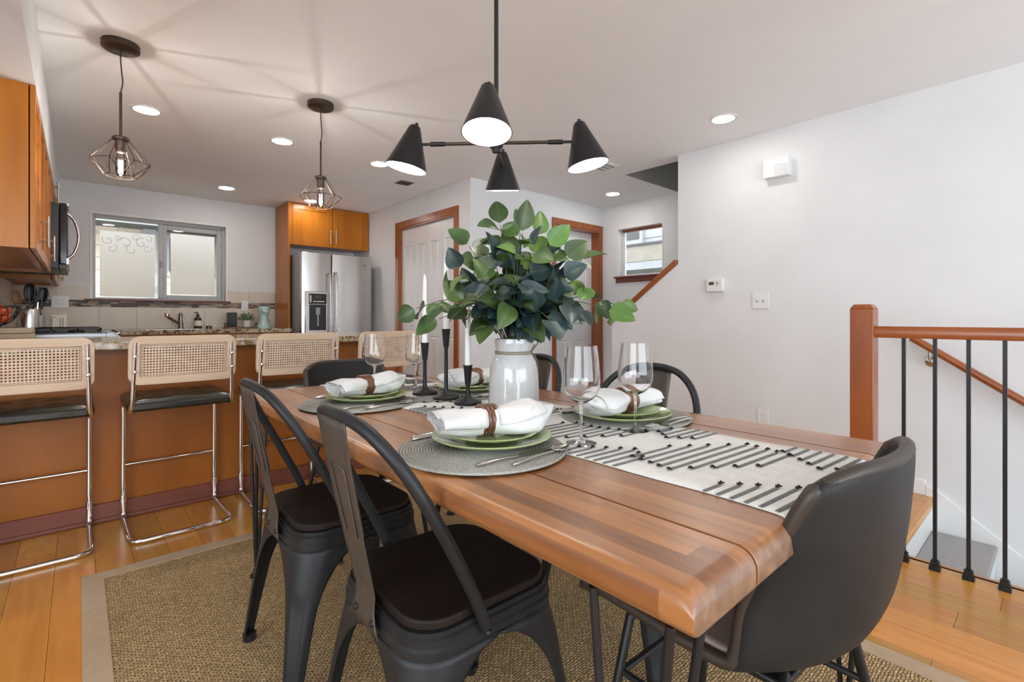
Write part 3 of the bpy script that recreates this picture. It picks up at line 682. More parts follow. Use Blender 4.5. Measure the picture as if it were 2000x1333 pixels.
# peninsula
pen = thing('breakfast_bar', 'long wooden breakfast bar cabinet behind the cane stools', 'cabinet', (0, 3.275, 0))
box('panel', 'bar_wood', (XL + 0.003, 1.73, 0, 0.03, 0.0, ZC - TC), pen)
box('body', 'bar_wood', (XL + 0.003, 1.73, 0.03, 0.60, 0.0, ZC - TC), pen)
box('end_panel', 'bar_wood', (1.73, 1.75, 0.0, 0.60, 0.0, ZC - TC), pen)
box('skirting', 'bar_skirting', (XL + 0.003, 1.755, -0.016, 0.0, 0, 0.095), pen, bevel=0.003)
box('skirting_bead', 'bar_skirting', (XL + 0.003, 1.755, -0.026, 0.0, 0, 0.022), pen, bevel=0.006)
tag(box('bar_countertop', 'granite', (XL, 1.80, 3.17, 3.93, ZC - TC, ZC), bevel=0.006), 'speckled tan granite countertop on the breakfast bar', 'countertop')
# left run between bar and range, and beyond the range
def base_cab(name, label, x0, x1, y0, y1, face, nd):
    t = thing(name, label, 'cabinet', (x0, y0, 0))
    w, d = x1 - x0, y1 - y0
    box('carcass', 'cabinet', (0, w, 0, d, 0.09, ZC - TC), t)
    box('toe_kick', 'black_plastic', (0.0, w - 0.06, 0.06, d, 0, 0.09), t)
    for k in range(nd):
        if face == 'x':
            a, b = d * k / nd + 0.004, d * (k + 1) / nd - 0.004
            dr = box('door', 'cabinet', (w, w + 0.02, a, b, 0.10, ZC - TC - 0.01), t, bevel=0.003)
            MB().tube([(w + 0.05, b - 0.04, 0.65), (w + 0.05, b - 0.04, 0.78)], 0.006, 8).build('handle', 'nickel', dr, smooth=40)
        else:
            a, b = w * k / nd + 0.004, w * (k + 1) / nd - 0.004
            dr = box('door', 'cabinet', (a, b, -0.02, 0, 0.10, ZC - TC - 0.01), t, bevel=0.003)
            MB().tube([(b - 0.04, -0.05, 0.65), (b - 0.04, -0.05, 0.78)], 0.006, 8).build('handle', 'nickel', dr, smooth=40)
    return t
base_cab('base_cabinet', 'maple base cabinet between the bar and the range', XL + 0.003, 0.14, 3.90, 4.36, 'x', 1)
tag(box('side_countertop', 'granite', (XL, 0.17, 3.93, 4.365, ZC - TC, ZC), bevel=0.005), 'granite counter section in front of the range', 'countertop')
base_cab('base_cabinet', 'maple base cabinet between the range and back wall', XL + 0.003, 0.14, 5.16, 5.82, 'x', 2)
tag(box('corner_countertop', 'granite', (XL, 0.17, 5.155, 5.825, ZC - TC, ZC), bevel=0.005), 'granite counter section past the range', 'countertop')
base_cab('sink_cabinet', 'maple cabinet run under the kitchen window', 0.17, 1.80, 5.87, YB - 0.02, 'y', 5)
ct = MB().box(XL, 0.50, 5.83, YB - 0.02, ZC - TC, ZC).box(1.0, 1.82, 5.83, YB - 0.02, ZC - TC, ZC).box(0.50, 1.0, 5.83, 5.93, ZC - TC, ZC).box(0.50, 1.0, 6.30, YB - 0.02, ZC - TC, ZC)
tag(ct.build('sink_countertop', 'granite'), 'granite countertop around the sink below the window', 'countertop')
sink = MB().box(0.50, 1.0, 5.93, 6.30, ZC - 0.2, ZC - 0.19).box(0.5, 0.505, 5.93, 6.30, ZC - 0.19, ZC - 0.003).box(0.995, 1.0, 5.93, 6.30, ZC - 0.19, ZC - 0.003).box(0.505, 0.995, 5.93, 5.935, ZC - 0.19, ZC - 0.003).box(0.505, 0.995, 6.295, 6.30, ZC - 0.19, ZC - 0.003)
tag(sink.build('kitchen_sink', 'stainless'), 'undermount steel sink below the kitchen faucet', 'sink')
# backsplash tiles: children of the kitchen wall
box('grout_bed', 'grout', (XL, 1.82, YB - 0.006, YB, ZC, 1.215), wall_kitchen)
box('grout_bed', 'grout', (XL, wx0 - 0.012, YB - 0.006, YB, 1.215, 1.355), wall_kitchen)
box('grout_bed', 'grout', (wx1 + 0.012, 1.82, YB - 0.006, YB, 1.215, 1.355), wall_kitchen)
TW = 0.305
tl = MB().box(-TW / 2 + 0.0015, TW / 2 - 0.0015, -0.011, 0, 0.0015, 0.2275).mesh('tile', 'tile_beige')
for k in range(8):
    x = -0.33 + TW * k + TW / 2 - 0.125
    if x + TW / 2 < 1.83: linked(tl, 'tile', wall_kitchen, (x, YB - 0.0, ZC))
lastx = -0.33 + TW * 6 + TW - 0.125
if lastx < 1.80: box('tile', 'tile_beige', (lastx + 0.0015, 1.818, YB - 0.011, YB, ZC + 0.0015, ZC + 0.2275), wall_kitchen)
for (a, b) in ((XL + 0.002, -0.155), (-0.152, wx0 - 0.013), (wx1 + 0.013, 1.52), (1.523, 1.818)):
    box('tile', 'tile_beige', (a, b, YB - 0.011, YB, 1.222, 1.355), wall_kitchen)
mos = {}
cols = [('m_dark', (0.055, 0.035, 0.028)), ('m_grey', (0.17, 0.15, 0.14)), ('m_tan', (0.36, 0.25, 0.15)), ('m_pale', (0.40, 0.35, 0.30)), ('m_brown', (0.13, 0.065, 0.04))]
for n, c in cols: mat(n, c, 0.45, spec=0.3); mos[n] = MB()
for rw in range(4):
    x = XL + random.random() * 0.03
    while x < 1.80:
        l = random.uniform(0.03, 0.11)
        mos[random.choice(cols)[0]].box(x + 0.001, min(x + l, 1.818) - 0.001, YB - 0.010 - random.random() * 0.002, YB - 0.004, 1.1545 + rw * 0.0162, 1.1545 + rw * 0.0162 + 0.0148); x += l
for n in mos:
    o = mos[n].build('mosaic_strip', n, wall_kitchen); o['kind'] = 'stuff'
# side wall tiles
box('grout_bed', 'grout', (XL, XL + 0.006, 3.95, YB - 0.01, ZC, 1.33), wall_left)
for k in range(8):
    for z0, z1 in ((ZC + 0.0015, 1.153), (1.157, 1.33)):
        box('tile', 'tile_beige', (XL, XL + 0.011, 3.95 + TW * k + 0.0015, min(3.95 + TW * (k + 1) - 0.0015, YB - 0.012), z0, z1), wall_left)
# upper cabinets on the side wall
def upper(name, label, y0, y1, z0, z1, doors, depth=0.32):
    t = thing(name, label, 'cabinet', (XL, y0, z0))
    d = y1 - y0; h = z1 - z0
    box('carcass', 'cabinet', (0, depth - 0.022, 0.0, d, 0.022, h), t)
    MB().box(0, depth - 0.022, 0, 0.018, 0.0, 0.022).box(0, depth - 0.022, d - 0.018, d, 0, 0.022).box(depth - 0.05, depth - 0.022, 0.018, d - 0.018, 0, 0.022).build('light_rail', 'cabinet', t)
    for k in range(doors):
        a, b = d * k / doors + 0.003, d * (k + 1) / doors - 0.003
        x = depth - 0.018
        dr = MB().box(x, x + 0.018, a, a + 0.055, 0, h).box(x, x + 0.018, b - 0.055, b, 0, h).box(x, x + 0.018, a + 0.055, b - 0.055, 0, 0.055).box(x, x + 0.018, a + 0.055, b - 0.055, h - 0.055, h).build('door', 'cabinet', t, bevel=0.002)
        box('door_panel', 'cabinet', (x, x + 0.008, a + 0.055, b - 0.055, 0.055, h - 0.055), dr)
        hy = b - 0.03 if k % 2 == 0 else a + 0.03
        hd = MB().tube([(x + 0.046, hy, 0.05), (x + 0.046, hy, 0.20)], 0.0055, 8)
        for q in (0.08, 0.17): hd.tube([(x + 0.016, hy, q), (x + 0.046, hy, q)], 0.004, 6)
        hd.build('handle', 'nickel', dr, smooth=40)
    return t
upper('upper_cabinet', 'tall maple upper cabinet at the left edge nearest the camera', 2.97, 4.55, 1.35, 2.06, 4)
upper('upper_cabinet', 'short maple cabinet above the microwave', 4.555, 5.31, 1.84, 2.06, 2)
upper('upper_cabinet', 'maple upper cabinet past the microwave by the window wall', 5.315, 6.46, 1.35, 2.06, 3)
# microwave
mw = thing('microwave', 'black and steel over-range microwave with curved handle', 'microwave', (XL, 4.56, 1.385))
box('casing', 'black_plastic', (0, 0.36, 0, 0.745, 0, 0.45), mw, bevel=0.004)
box('door', 'dark_glass', (0.362, 0.405, 0.0, 0.745, 0.03, 0.45), mw, bevel=0.006)
MB().box(0.395, 0.412, 0.0, 0.745, 0.43, 0.452).box(0.395, 0.412, 0.0, 0.745, 0.028, 0.075).build('trim', 'stainless', mw, bevel=0.003)
box('grille', 'black_plastic', (0.362, 0.40, 0.0, 0.745, 0.0, 0.028), mw)
MB().tube(crom([(0.40, 0.06, 0.07), (0.44, 0.06, 0.12), (0.462, 0.06, 0.23), (0.44, 0.06, 0.34), (0.40, 0.06, 0.39)], 5), 0.009, 8).build('handle', 'stainless', mw, smooth=50)
# range
rg = thing('gas_range', 'stainless gas range with black cast grates', 'stove', (XL, 4.37, 0))
box('body', 'range_steel', (0.02, 0.63, 0, 0.78, 0.08, 0.905), rg, bevel=0.003)
box('oven_door', 'dark_glass', (0.632, 0.66, 0.02, 0.76, 0.22, 0.75), rg, bevel=0.006)
MB().tube([(0.69, 0.06, 0.72), (0.69, 0.72, 0.72)], 0.010, 10).tube([(0.655, 0.1, 0.72), (0.69, 0.1, 0.72)], 0.007, 8).tube([(0.655, 0.68, 0.72), (0.69, 0.68, 0.72)], 0.007, 8).build('oven_handle', 'stainless', rg, smooth=40)
MB().prism([(0.60, 0.905), (0.60, 0.945), (0.64, 0.945), (0.70, 0.90), (0.70, 0.86), (0.63, 0.80)], lambda p, q, h: (p, h, q), 0.0, 0.78).build('control_panel', 'range_steel', rg, bevel=0.006)
box('cooktop', 'range_steel', (0.02, 0.61, 0.0, 0.78, 0.905, 0.942), rg, bevel=0.008)
box('cooktop_well', 'black_plastic', (0.05, 0.585, 0.03, 0.75, 0.940, 0.946), rg)
for k in range(5):
    MB().lathe([(0.019, 0), (0.019, 0.016), (0.012, 0.024), (0, 0.024)], 14).build('knob', 'stainless', rg, smooth=40, loc=(0.665, 0.10 + 0.145 * k, 0.93), rot=(0, R(55), 0))
for gy in (0.03, 0.275, 0.52):
    g = MB()
    for q in (0.0, 0.11, 0.22): g.box(0.06, 0.58, gy + q, gy + q + 0.012, 0.962, 0.976)
    for q in (0.06, 0.19, 0.32, 0.45, 0.568): g.box(q, q + 0.012, gy, gy + 0.232, 0.962, 0.976)
    for a in (0.06, 0.32, 0.568):
        for b in (gy, gy + 0.22): g.box(a, a + 0.012, b, b + 0.012, 0.946, 0.962)
    g.build('grate', 'black_metal', rg, bevel=0.002)
for bx in (0.19, 0.45):
    for by in (0.15, 0.64):
        MB().lathe([(0.045, 0.946), (0.045, 0.955), (0.03, 0.962), (0, 0.962)], 16).build('burner', 'black_metal', rg, smooth=40, loc=(bx, by, 0))
# fridge surround and fridge
fc = thing('fridge_cabinet', 'two-door maple cabinet with tall side panel around the refrigerator', 'cabinet', (1.845, 5.99, 1.905))
fcw, fch = 0.975, C - 1.905 - 0.004
box('side_panel', 'cabinet', (-0.025, -0.003, -0.02, 0.47, -1.905, fch), fc, bevel=0.002)
box('carcass', 'cabinet', (0, fcw, 0.02, 0.47, 0.02, fch), fc)
box('face_frame', 'cabinet', (-0.002, 0.028, -0.005, 0.02, 0, fch), fc)
for k in range(2):
    a, b = 0.03 + k * (fcw - 0.03) / 2 + 0.003, 0.03 + (k + 1) * (fcw - 0.03) / 2 - 0.003
    dr = MB().box(a, a + 0.06, 0, 0.018, 0.0, fch - 0.01).box(b - 0.06, b, 0, 0.018, 0.0, fch - 0.01).box(a + 0.06, b - 0.06, 0, 0.018, 0.0, 0.06).box(a + 0.06, b - 0.06, 0, 0.018, fch - 0.07, fch - 0.01).build('door', 'cabinet', fc, bevel=0.002)
    box('door_panel', 'cabinet', (a + 0.06, b - 0.06, 0.009, 0.018, 0.06, fch - 0.07), dr)
    hx = b - 0.03 if k == 0 else a + 0.03
    hd = MB().tube([(hx, -0.03, 0.045), (hx, -0.03, 0.215)], 0.006, 8)
    for q in (0.075, 0.185): hd.tube([(hx, 0, q), (hx, -0.03, q)], 0.004, 6)
    hd.build('handle', 'nickel', dr, smooth=40)
fr = thing('refrigerator', 'stainless side-by-side refrigerator with black ice dispenser', 'refrigerator', (1.875, 5.68, 0))
FW, FH = 0.84, 1.79
box('cabinet_body', 'grey_plastic', (0, FW, 0.075, 0.76, 0.02, FH - 0.01), fr)
def fdoor(x0, x1):
    n = 8
    pts = [(x0, 0.072)] + [(x0 + (x1 - x0) * i / n, 0.012 - 0.020 * math.sin(math.pi * (0.12 + 0.76 * i / n)) + 0.0085) for i in range(n + 1)] + [(x1, 0.072)]
    return pts
sp = 0.345
o = MB().prism(fdoor(0.0, sp - 0.004), lambda p, q, h: (p, q, h), 0.05, FH).build('freezer_door', 'stainless', fr, bevel=0.006)
bz = MB().box(0.035, 0.30, -0.012, 0.01, 0.80, 1.345); bz.build('dispenser_bezel', 'stainless', o, bevel=0.006)
box('dispenser_panel', 'dark_glass', (0.075, 0.275, -0.016, -0.008, 1.20, 1.32), o, bevel=0.002)
MB().box(0.08, 0.27, -0.0145, -0.010, 0.90, 1.195).build('dispenser_recess', 'black_plastic', o)
MB().box(0.15, 0.20, -0.022, -0.014, 1.08, 1.16).box(0.165, 0.185, -0.020, -0.0145, 0.95, 1.08).build('paddle', 'grey_plastic', o, bevel=0.003)
for q in range(5): box('button', 'white_plastic', (0.125 + 0.026 * q, 0.143 + 0.026 * q, -0.0175, -0.0155, 1.225, 1.236), o)
box('button', 'white_plastic', (0.086, 0.10, -0.0175, -0.0155, 1.22, 1.30), o)
box('display', 'lcd', (0.14, 0.215, -0.0175, -0.0155, 1.262, 1.295), o)
o2 = MB().prism(fdoor(sp + 0.004, FW), lambda p, q, h: (p, q, h), 0.05, FH).build('fridge_door', 'stainless', fr, bevel=0.006)
MB().lathe([(0.010, 0), (0.013, 0), (0.013, 0.002), (0.010, 0.002)], 20, closed=True).build('badge', 'grey_plastic', o2, loc=(FW - 0.085, -0.006, FH - 0.11), rot=(R(90), 0, 0))
MB().box(-0.002, 0.002, -0.006, 0.006, 0, 0.002).build('badge_mark', 'grey_plastic', o2, loc=(FW - 0.085, -0.006, FH - 0.11), rot=(R(90), 0, 0))
for hx, par in ((sp - 0.035, o), (sp + 0.035, o2)):
    MB().tube(crom([(hx, 0.005, 0.42), (hx, -0.045, 0.46), (hx, -0.055, 0.95), (hx, -0.045, 1.52), (hx, 0.005, 1.56)], 6), 0.011, 10).build('handle', 'stainless', par, smooth=50)
# wall plates, chime, thermostat
def plate(name, label, loc, rotz, w, h, kind):
    t = thing(name, label, {'sw': 'light switch', 'out': 'outlet'}[kind], loc, rotz)   # local -y faces the room
    box('cover', 'white_plastic', (-w / 2, w / 2, -0.007, 0, -h / 2, h / 2), t, bevel=0.003)
    n = max(1, int(round(w / 0.058)))
    for k in range(n if w > 0.09 else 1):
        cx = 0 if w < 0.09 else (k - (n - 1) / 2) * 0.046
        if kind == 'sw':
            box('toggle_slot', 'grey_plastic', (cx - 0.005, cx + 0.005, -0.0085, -0.006, -0.012, 0.012), t)
            box('toggle', 'white_plastic', (cx - 0.004, cx + 0.004, -0.018, -0.007, 0.0, 0.009), t, bevel=0.001)
        else:
            for q in (-0.02, 0.02):
                rc = MB().lathe([(0, 0.0), (0.0165, 0.0), (0.0165, 0.002), (0, 0.002)], 16).build('receptacle', 'white_plastic', t, loc=(cx, -0.0068, q), rot=(R(90), 0, 0))
                MB().box(-0.007, -0.005, -0.005, 0.005, 0.002, 0.003).box(0.005, 0.007, -0.005, 0.005, 0.002, 0.003).box(-0.002, 0.002, -0.011, -0.007, 0.002, 0.003).build('slots', 'grey_plastic', rc)
    return t
RW = R(-90)
plate('light_switch', 'white double switch plate on the right wall below the thermostat', (XR - 0.001, 1.478, 1.171), RW, 0.118, 0.116, 'sw')
plate('wall_outlet', 'white outlet low on the right wall behind the table', (XR - 0.001, 1.46, 0.316), RW, 0.078, 0.116, 'out')
plate('wall_outlet', 'white double outlet on the kitchen tiles left of the window', (-0.135, YB - 0.012, 1.20), 0, 0.125, 0.118, 'out')
plate('wall_outlet', 'white outlet on the kitchen tiles behind the small plant', (1.48, YB - 0.012, 1.185), 0, 0.075, 0.118, 'out')
ch = thing('door_chime', 'white ribbed door chime box high on the right wall', 'door chime', (XR, 1.354, 2.11), RW)
box('cover', 'white_plastic', (-0.085, 0.085, -0.06, 0, -0.066, 0.066), ch, bevel=0.004)
for k in range(6): box('louver', 'white_plastic', (-0.01, 0.08, -0.0635, -0.059, -0.052 + 0.013 * k, -0.046 + 0.013 * k), ch)
th = thing('thermostat', 'white thermostat with dark display on the right wall', 'thermostat', (XR, 1.811, 1.30), RW)
box('case', 'white_plastic', (-0.066, 0.066, -0.034, 0, -0.051, 0.051), th, bevel=0.006)
box('display', 'lcd', (-0.045, -0.004, -0.0355, -0.033, 0.002, 0.026), th)
MB().box(0.020, 0.026, -0.036, -0.033, -0.01, 0.03).box(0.006, 0.018, -0.036, -0.033, 0.010, 0.016).box(0.029, 0.042, -0.036, -0.033, 0.010, 0.016).build('buttons', 'grey_plastic', th)
# counter items by the window --------------------------------------------------
fa = thing('kitchen_faucet', 'brushed pull-out faucet at the sink', 'faucet', (0.83, 6.36, ZC))
MB().lathe([(0, 0), (0.032, 0), (0.030, 0.012), (0.024, 0.02), (0.023, 0.12), (0.018, 0.16), (0.008, 0.175), (0, 0.175)], 20).build('base', 'faucet_metal', fa, smooth=40)
MB().tube([(0, -0.005, 0.045), (-0.07, -0.06, 0.09), (-0.125, -0.105, 0.125)], [0.012, 0.013, 0.016], 12).build('spout', 'faucet_metal', fa, smooth=40)
MB().lathe([(0, 0.0), (0.020, 0.0), (0.024, 0.02), (0.020, 0.04), (0, 0.043)], 14).build('spray_head', 'nickel', fa, smooth=40, loc=(-0.135, -0.112, 0.125))
MB().tube([(0, 0, 0.165), (0.02, -0.01, 0.12), (0.034, -0.01, 0.03)], 0.007, 8).build('lever', 'faucet_metal', fa, smooth=40)
sd = thing('soap_bottle', 'dark amber soap bottle with cream label beside the faucet', 'bottle', (0.985, 6.34, ZC))
MB().lathe([(0, 0), (0.036, 0), (0.038, 0.008), (0.038, 0.10), (0.030, 0.118), (0.014, 0.128), (0.014, 0.135), (0, 0.135)], 22).build('body', 'soap_amber', sd, smooth=40)
MB().lathe([(0.0386, 0.03), (0.0388, 0.03), (0.0388, 0.088), (0.0386, 0.088)], 22, closed=True).build('label', 'paper_label', sd, smooth=40)
MB().lathe([(0, 0.135), (0.017, 0.135), (0.017, 0.155), (0.006, 0.158), (0.006, 0.18), (0, 0.18)], 14).tube([(0, 0, 0.176), (-0.02, -0.012, 0.178), (-0.034, -0.02, 0.170)], 0.006, 7).build('pump', 'black_plastic', sd, smooth=40)
for k, lb in ((0, 'left one of the two tiny steel shakers by the sink'), (1, 'right one of the two tiny steel shakers by the sink')):
    s_ = thing('shaker', lb, 'shaker', (1.075 + 0.032 * k, 6.34, ZC), group='small shakers')
    MB().lathe([(0, 0), (0.012, 0), (0.012, 0.032), (0, 0.032)], 12).build('body', 'dark_glass', s_, smooth=40)
    MB().lathe([(0.0125, 0.032), (0.0125, 0.042), (0.007, 0.05), (0, 0.05)], 12).build('cap', 'chrome', s_, smooth=40)
tr = thing('serving_tray', 'wooden tray with black handles under the potted plant', 'tray', (1.40, 6.28, ZC))
box('board', 'walnut_board', (-0.165, 0.165, -0.10, 0.10, 0.0, 0.014), tr, bevel=0.004)
for s in (-1, 1): MB().tube(fillet([(s * 0.15, -0.05, 0.012), (s * 0.16, -0.05, 0.055), (s * 0.16, 0.05, 0.055), (s * 0.15, 0.05, 0.012)], 0.02), 0.005, 7).build('handle', 'black_metal', tr, smooth=40)
sp_ = thing('speaker_box', 'upright black speaker box on the wooden tray', 'speaker', (1.305, 6.28, ZC + 0.0145))
box('case', 'black_plastic', (-0.045, 0.045, -0.045, 0.045, 0, 0.165), sp_, bevel=0.006); box('grille', 'grey_plastic', (-0.038, 0.038, -0.0475, -0.045, 0.008, 0.157), sp_); sp_.children[1].data.materials[0] = MT['dark_glass']
pp = thing('potted_plant', 'small leafy plant in a white pot on the tray', 'potted plant', (1.455, 6.27, ZC + 0.0145))
MB().lathe([(0, 0), (0.040, 0), (0.046, 0.075), (0.042, 0.075), (0.038, 0.06), (0, 0.06)], 20).build('pot', 'pot_white', pp, smooth=40)
lf_s = MB().add([(0, 0, 0), (0.011, 0.018, 0.004), (0, 0.042, 0), (-0.011, 0.018, 0.004), (0, 0.02, -0.003)], [(0, 1, 4), (1, 2, 4), (2, 3, 4), (3, 0, 4)]).mesh('leaf', 'leaf_pale')
lf_s.materials[0] = mat('leaf_sage', (0.17, 0.25, 0.13), 0.5, col2=(0.13, 0.20, 0.10), rand=0.3)
for k in range(70):
    a = random.random() * 6.28; b = random.random(); rr = 0.065 * math.sqrt(random.random())
    linked(lf_s, 'leaf', pp, (rr * math.cos(a), rr * math.sin(a), 0.065 + 0.075 * b * (1.15 - rr * 6)), (R(random.uniform(-10, 70)), R(random.uniform(-30, 30)), a - 1.57), (1.15, 1.15, 1))
MB().tube([(0, 0, 0.05), (0.01, 0, 0.10)], 0.003, 5).tube([(0, 0, 0.05), (-0.02, 0.01, 0.11)], 0.003, 5).build('stem', 'stem', pp)
mm = thing('mint_appliance', 'pale mint green drink maker on the counter by the fridge panel', 'appliance', (1.625, 6.22, ZC))
MB().lathe([(0, 0), (0.078, 0), (0.080, 0.012), (0.072, 0.022), (0.060, 0.05), (0.050, 0.10), (0.048, 0.15), (0.055, 0.18), (0, 0.18)], 24).build('base', 'mint', mm, smooth=50)
MB().lathe([(0, 0.17), (0.055, 0.175), (0.062, 0.20), (0.064, 0.235), (0.058, 0.25), (0, 0.252)], 24).build('head', 'mint', mm, smooth=50)
MB().box(-0.03, 0.03, -0.075, 0.0, 0.175, 0.205).build('spout', 'mint', mm, bevel=0.008)
# counter items on the left ------------------------------------------------------
cr = thing('utensil_crock', 'white crock of kitchen tools beyond the range', 'crock', (-0.28, 5.36, ZC))
MB().lathe([(0, 0), (0.078, 0), (0.082, 0.012), (0.082, 0.135), (0.085, 0.14), (0.077, 0.14), (0.075, 0.02), (0, 0.02)], 28).build('pot', 'pot_white', cr, smooth=40)
UT = [('wooden_spoon', 'wooden spoon standing in the white crock', 'spoon_wood', -0.05, -0.03, -0.10, 0.30, 0.028), ('ladle', 'black ladle leaning right in the white crock', 'black_plastic', 0.04, -0.02, 0.10, 0.33, 0.036),
      ('spatula', 'black slotted spatula at the back of the crock', 'black_plastic', 0.0, 0.04, -0.02, 0.36, 0.036), ('whisk', 'steel whisk among the black tools in the crock', 'chrome', 0.03, 0.02, 0.04, 0.33, 0.030), ('slotted_spoon', 'black slotted spoon leaning left in the crock', 'black_plastic', -0.01, -0.03, 0.02, 0.34, 0.034)]
for (n, lb, m, x, y, tilt, L_, w) in UT:
    t = thing(n, lb, 'utensil', (-0.28 + x, 5.36 + y, ZC + 0.025))
    e = Vector((math.sin(tilt) * L_, 0.02, math.cos(tilt) * L_))
    MB().tube([(0, 0, 0), e * 0.72], 0.006, 7).build('handle', m, t, smooth=40)
    if n == 'whisk':
        wb = MB()
        for k in range(6):
            a = k * math.pi / 6
            wb.tube(crom([e * 0.70] + [e * q + Vector((w * math.cos(a) * s_, w * math.sin(a) * s_, 0)) for q, s_ in ((0.8, 0.7), (0.93, 1.0))] + [e * 1.02] + [e * q + Vector((-w * math.cos(a) * s_, -w * math.sin(a) * s_, 0)) for q, s_ in ((0.93, 1.0), (0.8, 0.7))] + [e * 0.70], 3), 0.0016, 4)
        wb.build('wires', m, t, smooth=60)
    else:
        hd = MB().grid(lambda u, v: tuple(e * (0.68 + 0.34 * v) + Vector(((u - 0.5) * 2 * w * math.sin(math.pi * (0.12 + 0.80 * v)) ** 0.6, 0.012 * (1 - (2 * u - 1) ** 2), 0))), 6, 8)
        hd.build('head', m, t, smooth=60, solid=0.005)
cn = thing('cream_canister', 'cream canister with dark script beside the white crock', 'canister', (-0.12, 5.32, ZC))
box('body', 'cream_ceramic', (-0.052, 0.052, -0.05, 0.05, 0, 0.15), cn, bevel=0.012, seg=3)
box('lid', 'cream_ceramic', (-0.046, 0.046, -0.044, 0.044, 0.15, 0.158), cn, bevel=0.004)
scr = MB()
for (x0, z0, x1, z1) in ((-0.038, 0.13, -0.038, 0.03), (-0.038, 0.125, -0.012, 0.125), (-0.03, 0.03, 0.02, 0.03), (0.028, 0.12, 0.028, 0.05)):
    scr.tube([(x0, -0.0505, z0), (x1, -0.0505, z1)], 0.0022, 5)
scr.tube([(0.012 + 0.007 * math.sin(t * 2.1), -0.0505, 0.045 + 0.005 * t) for t in range(16)], 0.0022, 5)
scr.build('script', 'walnut_board', cn)
kbk = thing('knife_block', 'dark knife block with black handled knives near the crock', 'knife block', (-0.33, 5.72, ZC))
MB().prism([(-0.07, 0), (0.07, 0), (0.10, 0.16), (0.01, 0.22)], lambda p, q, h: (p, h, q), -0.05, 0.05).build('block', 'black_plastic', kbk, bevel=0.004)
for k in range(4): MB().tube([(0.02 + 0.02 * k, -0.03 + 0.02 * (k % 3), 0.20 - 0.012 * k), (0.06 + 0.02 * k, -0.03 + 0.02 * (k % 3), 0.29 - 0.012 * k)], 0.009, 7).build('knife_handle', 'black_plastic', kbk, smooth=40)
bb = thing('bread_box', 'pale wooden board box on the counter left of the range', 'box', (-0.32, 4.13, ZC))
for z0, z1, m in ((0, 0.028, 'light_board'), (0.031, 0.062, 'light_board')): box('board', m, (-0.12, 0.12, -0.10, 0.10, z0, z1), bb, bevel=0.004)
box('core', 'walnut_board', (-0.115, 0.115, -0.095, 0.095, 0.002, 0.06), bb)
gj = thing('steel_canister', 'brushed steel canister behind the fruit basket', 'canister', (-0.225, 4.185, ZC + 0.0625))
MB().lathe([(0, 0), (0.046, 0), (0.046, 0.10), (0.042, 0.112), (0, 0.115)], 24).build('body', 'stainless', gj, smooth=40)
fb = thing('fruit_basket', 'black wire basket of red fruit on the board box', 'basket', (-0.375, 4.07, ZC + 0.0625))
fbm = MB()
def bk(a, t): # bowl surface tilted
    rr = 0.03 + 0.095 * math.sin(t * 1.35); return (rr * math.cos(a), rr * math.sin(a), 0.015 + 0.14 * (1 - math.cos(t * 1.35)))
for k in range(14):
    for s in (-1, 1): fbm.tube([bk(k * 6.2832 / 14 + s * 0.5 * t / 8, t / 8) for t in range(9)], 0.0022, 4)
for q in (0.0, 1.0): fbm.tube([bk(i * 6.2832 / 28, q) for i in range(28)], 0.0045, 6, closed=True)
fbm.build('wire_bowl', 'black_metal', fb, smooth=60)
MB().lathe([(0.045, 0), (0.05, 0), (0.05, 0.004), (0.032, 0.018), (0.028, 0.016)], 20, closed=True).build('foot', 'chrome', fb, smooth=40)
for k, (x, y, z) in enumerate(((0.05, 0.0, 0.06), (-0.03, 0.045, 0.06), (-0.03, -0.045, 0.06), (0.02, 0.01, 0.115), (0.055, -0.05, 0.10))):
    t = thing('apple', ['red apple low on the right in the wire basket', 'red apple low at the back in the wire basket', 'red apple low in front in the wire basket', 'red apple on top of the heap in the basket', 'red apple against the near rim of the basket'][k], 'apple', (-0.375 + x, 4.07 + y, ZC + 0.0625 + z), group='apples in the basket')
    MB().lathe([(0, -0.024), (0.014, -0.028), (0.028, -0.016), (0.033, 0.004), (0.026, 0.024), (0.010, 0.028), (0, 0.022)], 18).build('flesh', 'fruit_red', t, smooth=80)
    MB().tube([(0, 0, 0.02), (0.003, 0, 0.036)], 0.0015, 5).build('stalk', 'stem', t)

# ================================================================== LIGHT FIXTURES
def point(par, loc, power, col, rad):
    d = bpy.data.lights.new('bulb_light', 'POINT'); d.energy = power; d.color = col; d.shadow_soft_size = rad
    o = bpy.data.objects.new('bulb_light', d); COL.objects.link(o); o.parent = par; o.location = loc
    return o
DL = [((0.331, 3.964), 'round ceiling downlight right of the left pendant'), ((1.168, 3.977), 'round ceiling downlight left of the right pendant'), ((1.157, 5.80), 'round ceiling downlight nearest the kitchen window'),
      ((1.983, 4.00), 'round ceiling downlight beside the left chandelier shade'), ((2.015, 5.80), 'round ceiling downlight in front of the fridge cabinet'), ((4.376, 3.278), 'round ceiling downlight in the entry before the front door'), ((3.281, 1.538), 'round ceiling downlight near the right wall')]
dl_ring = MB().lathe([(0.070, 0), (0.070, -0.004), (0.088, -0.004), (0.090, 0)], 32, closed=True).mesh('trim_ring', 'white_plastic', 40)
dl_lens = MB().lathe([(0, -0.002), (0.070, -0.002), (0.070, -0.0005), (0, -0.0005)], 32).mesh('lens', 'downlight_lens')
for (x, y), lb in DL:
    t = thing('downlight', lb, 'downlight', (x, y, C), group='recessed ceiling downlights')
    linked(dl_ring, 'trim_ring', t); linked(dl_lens, 'lens', t)
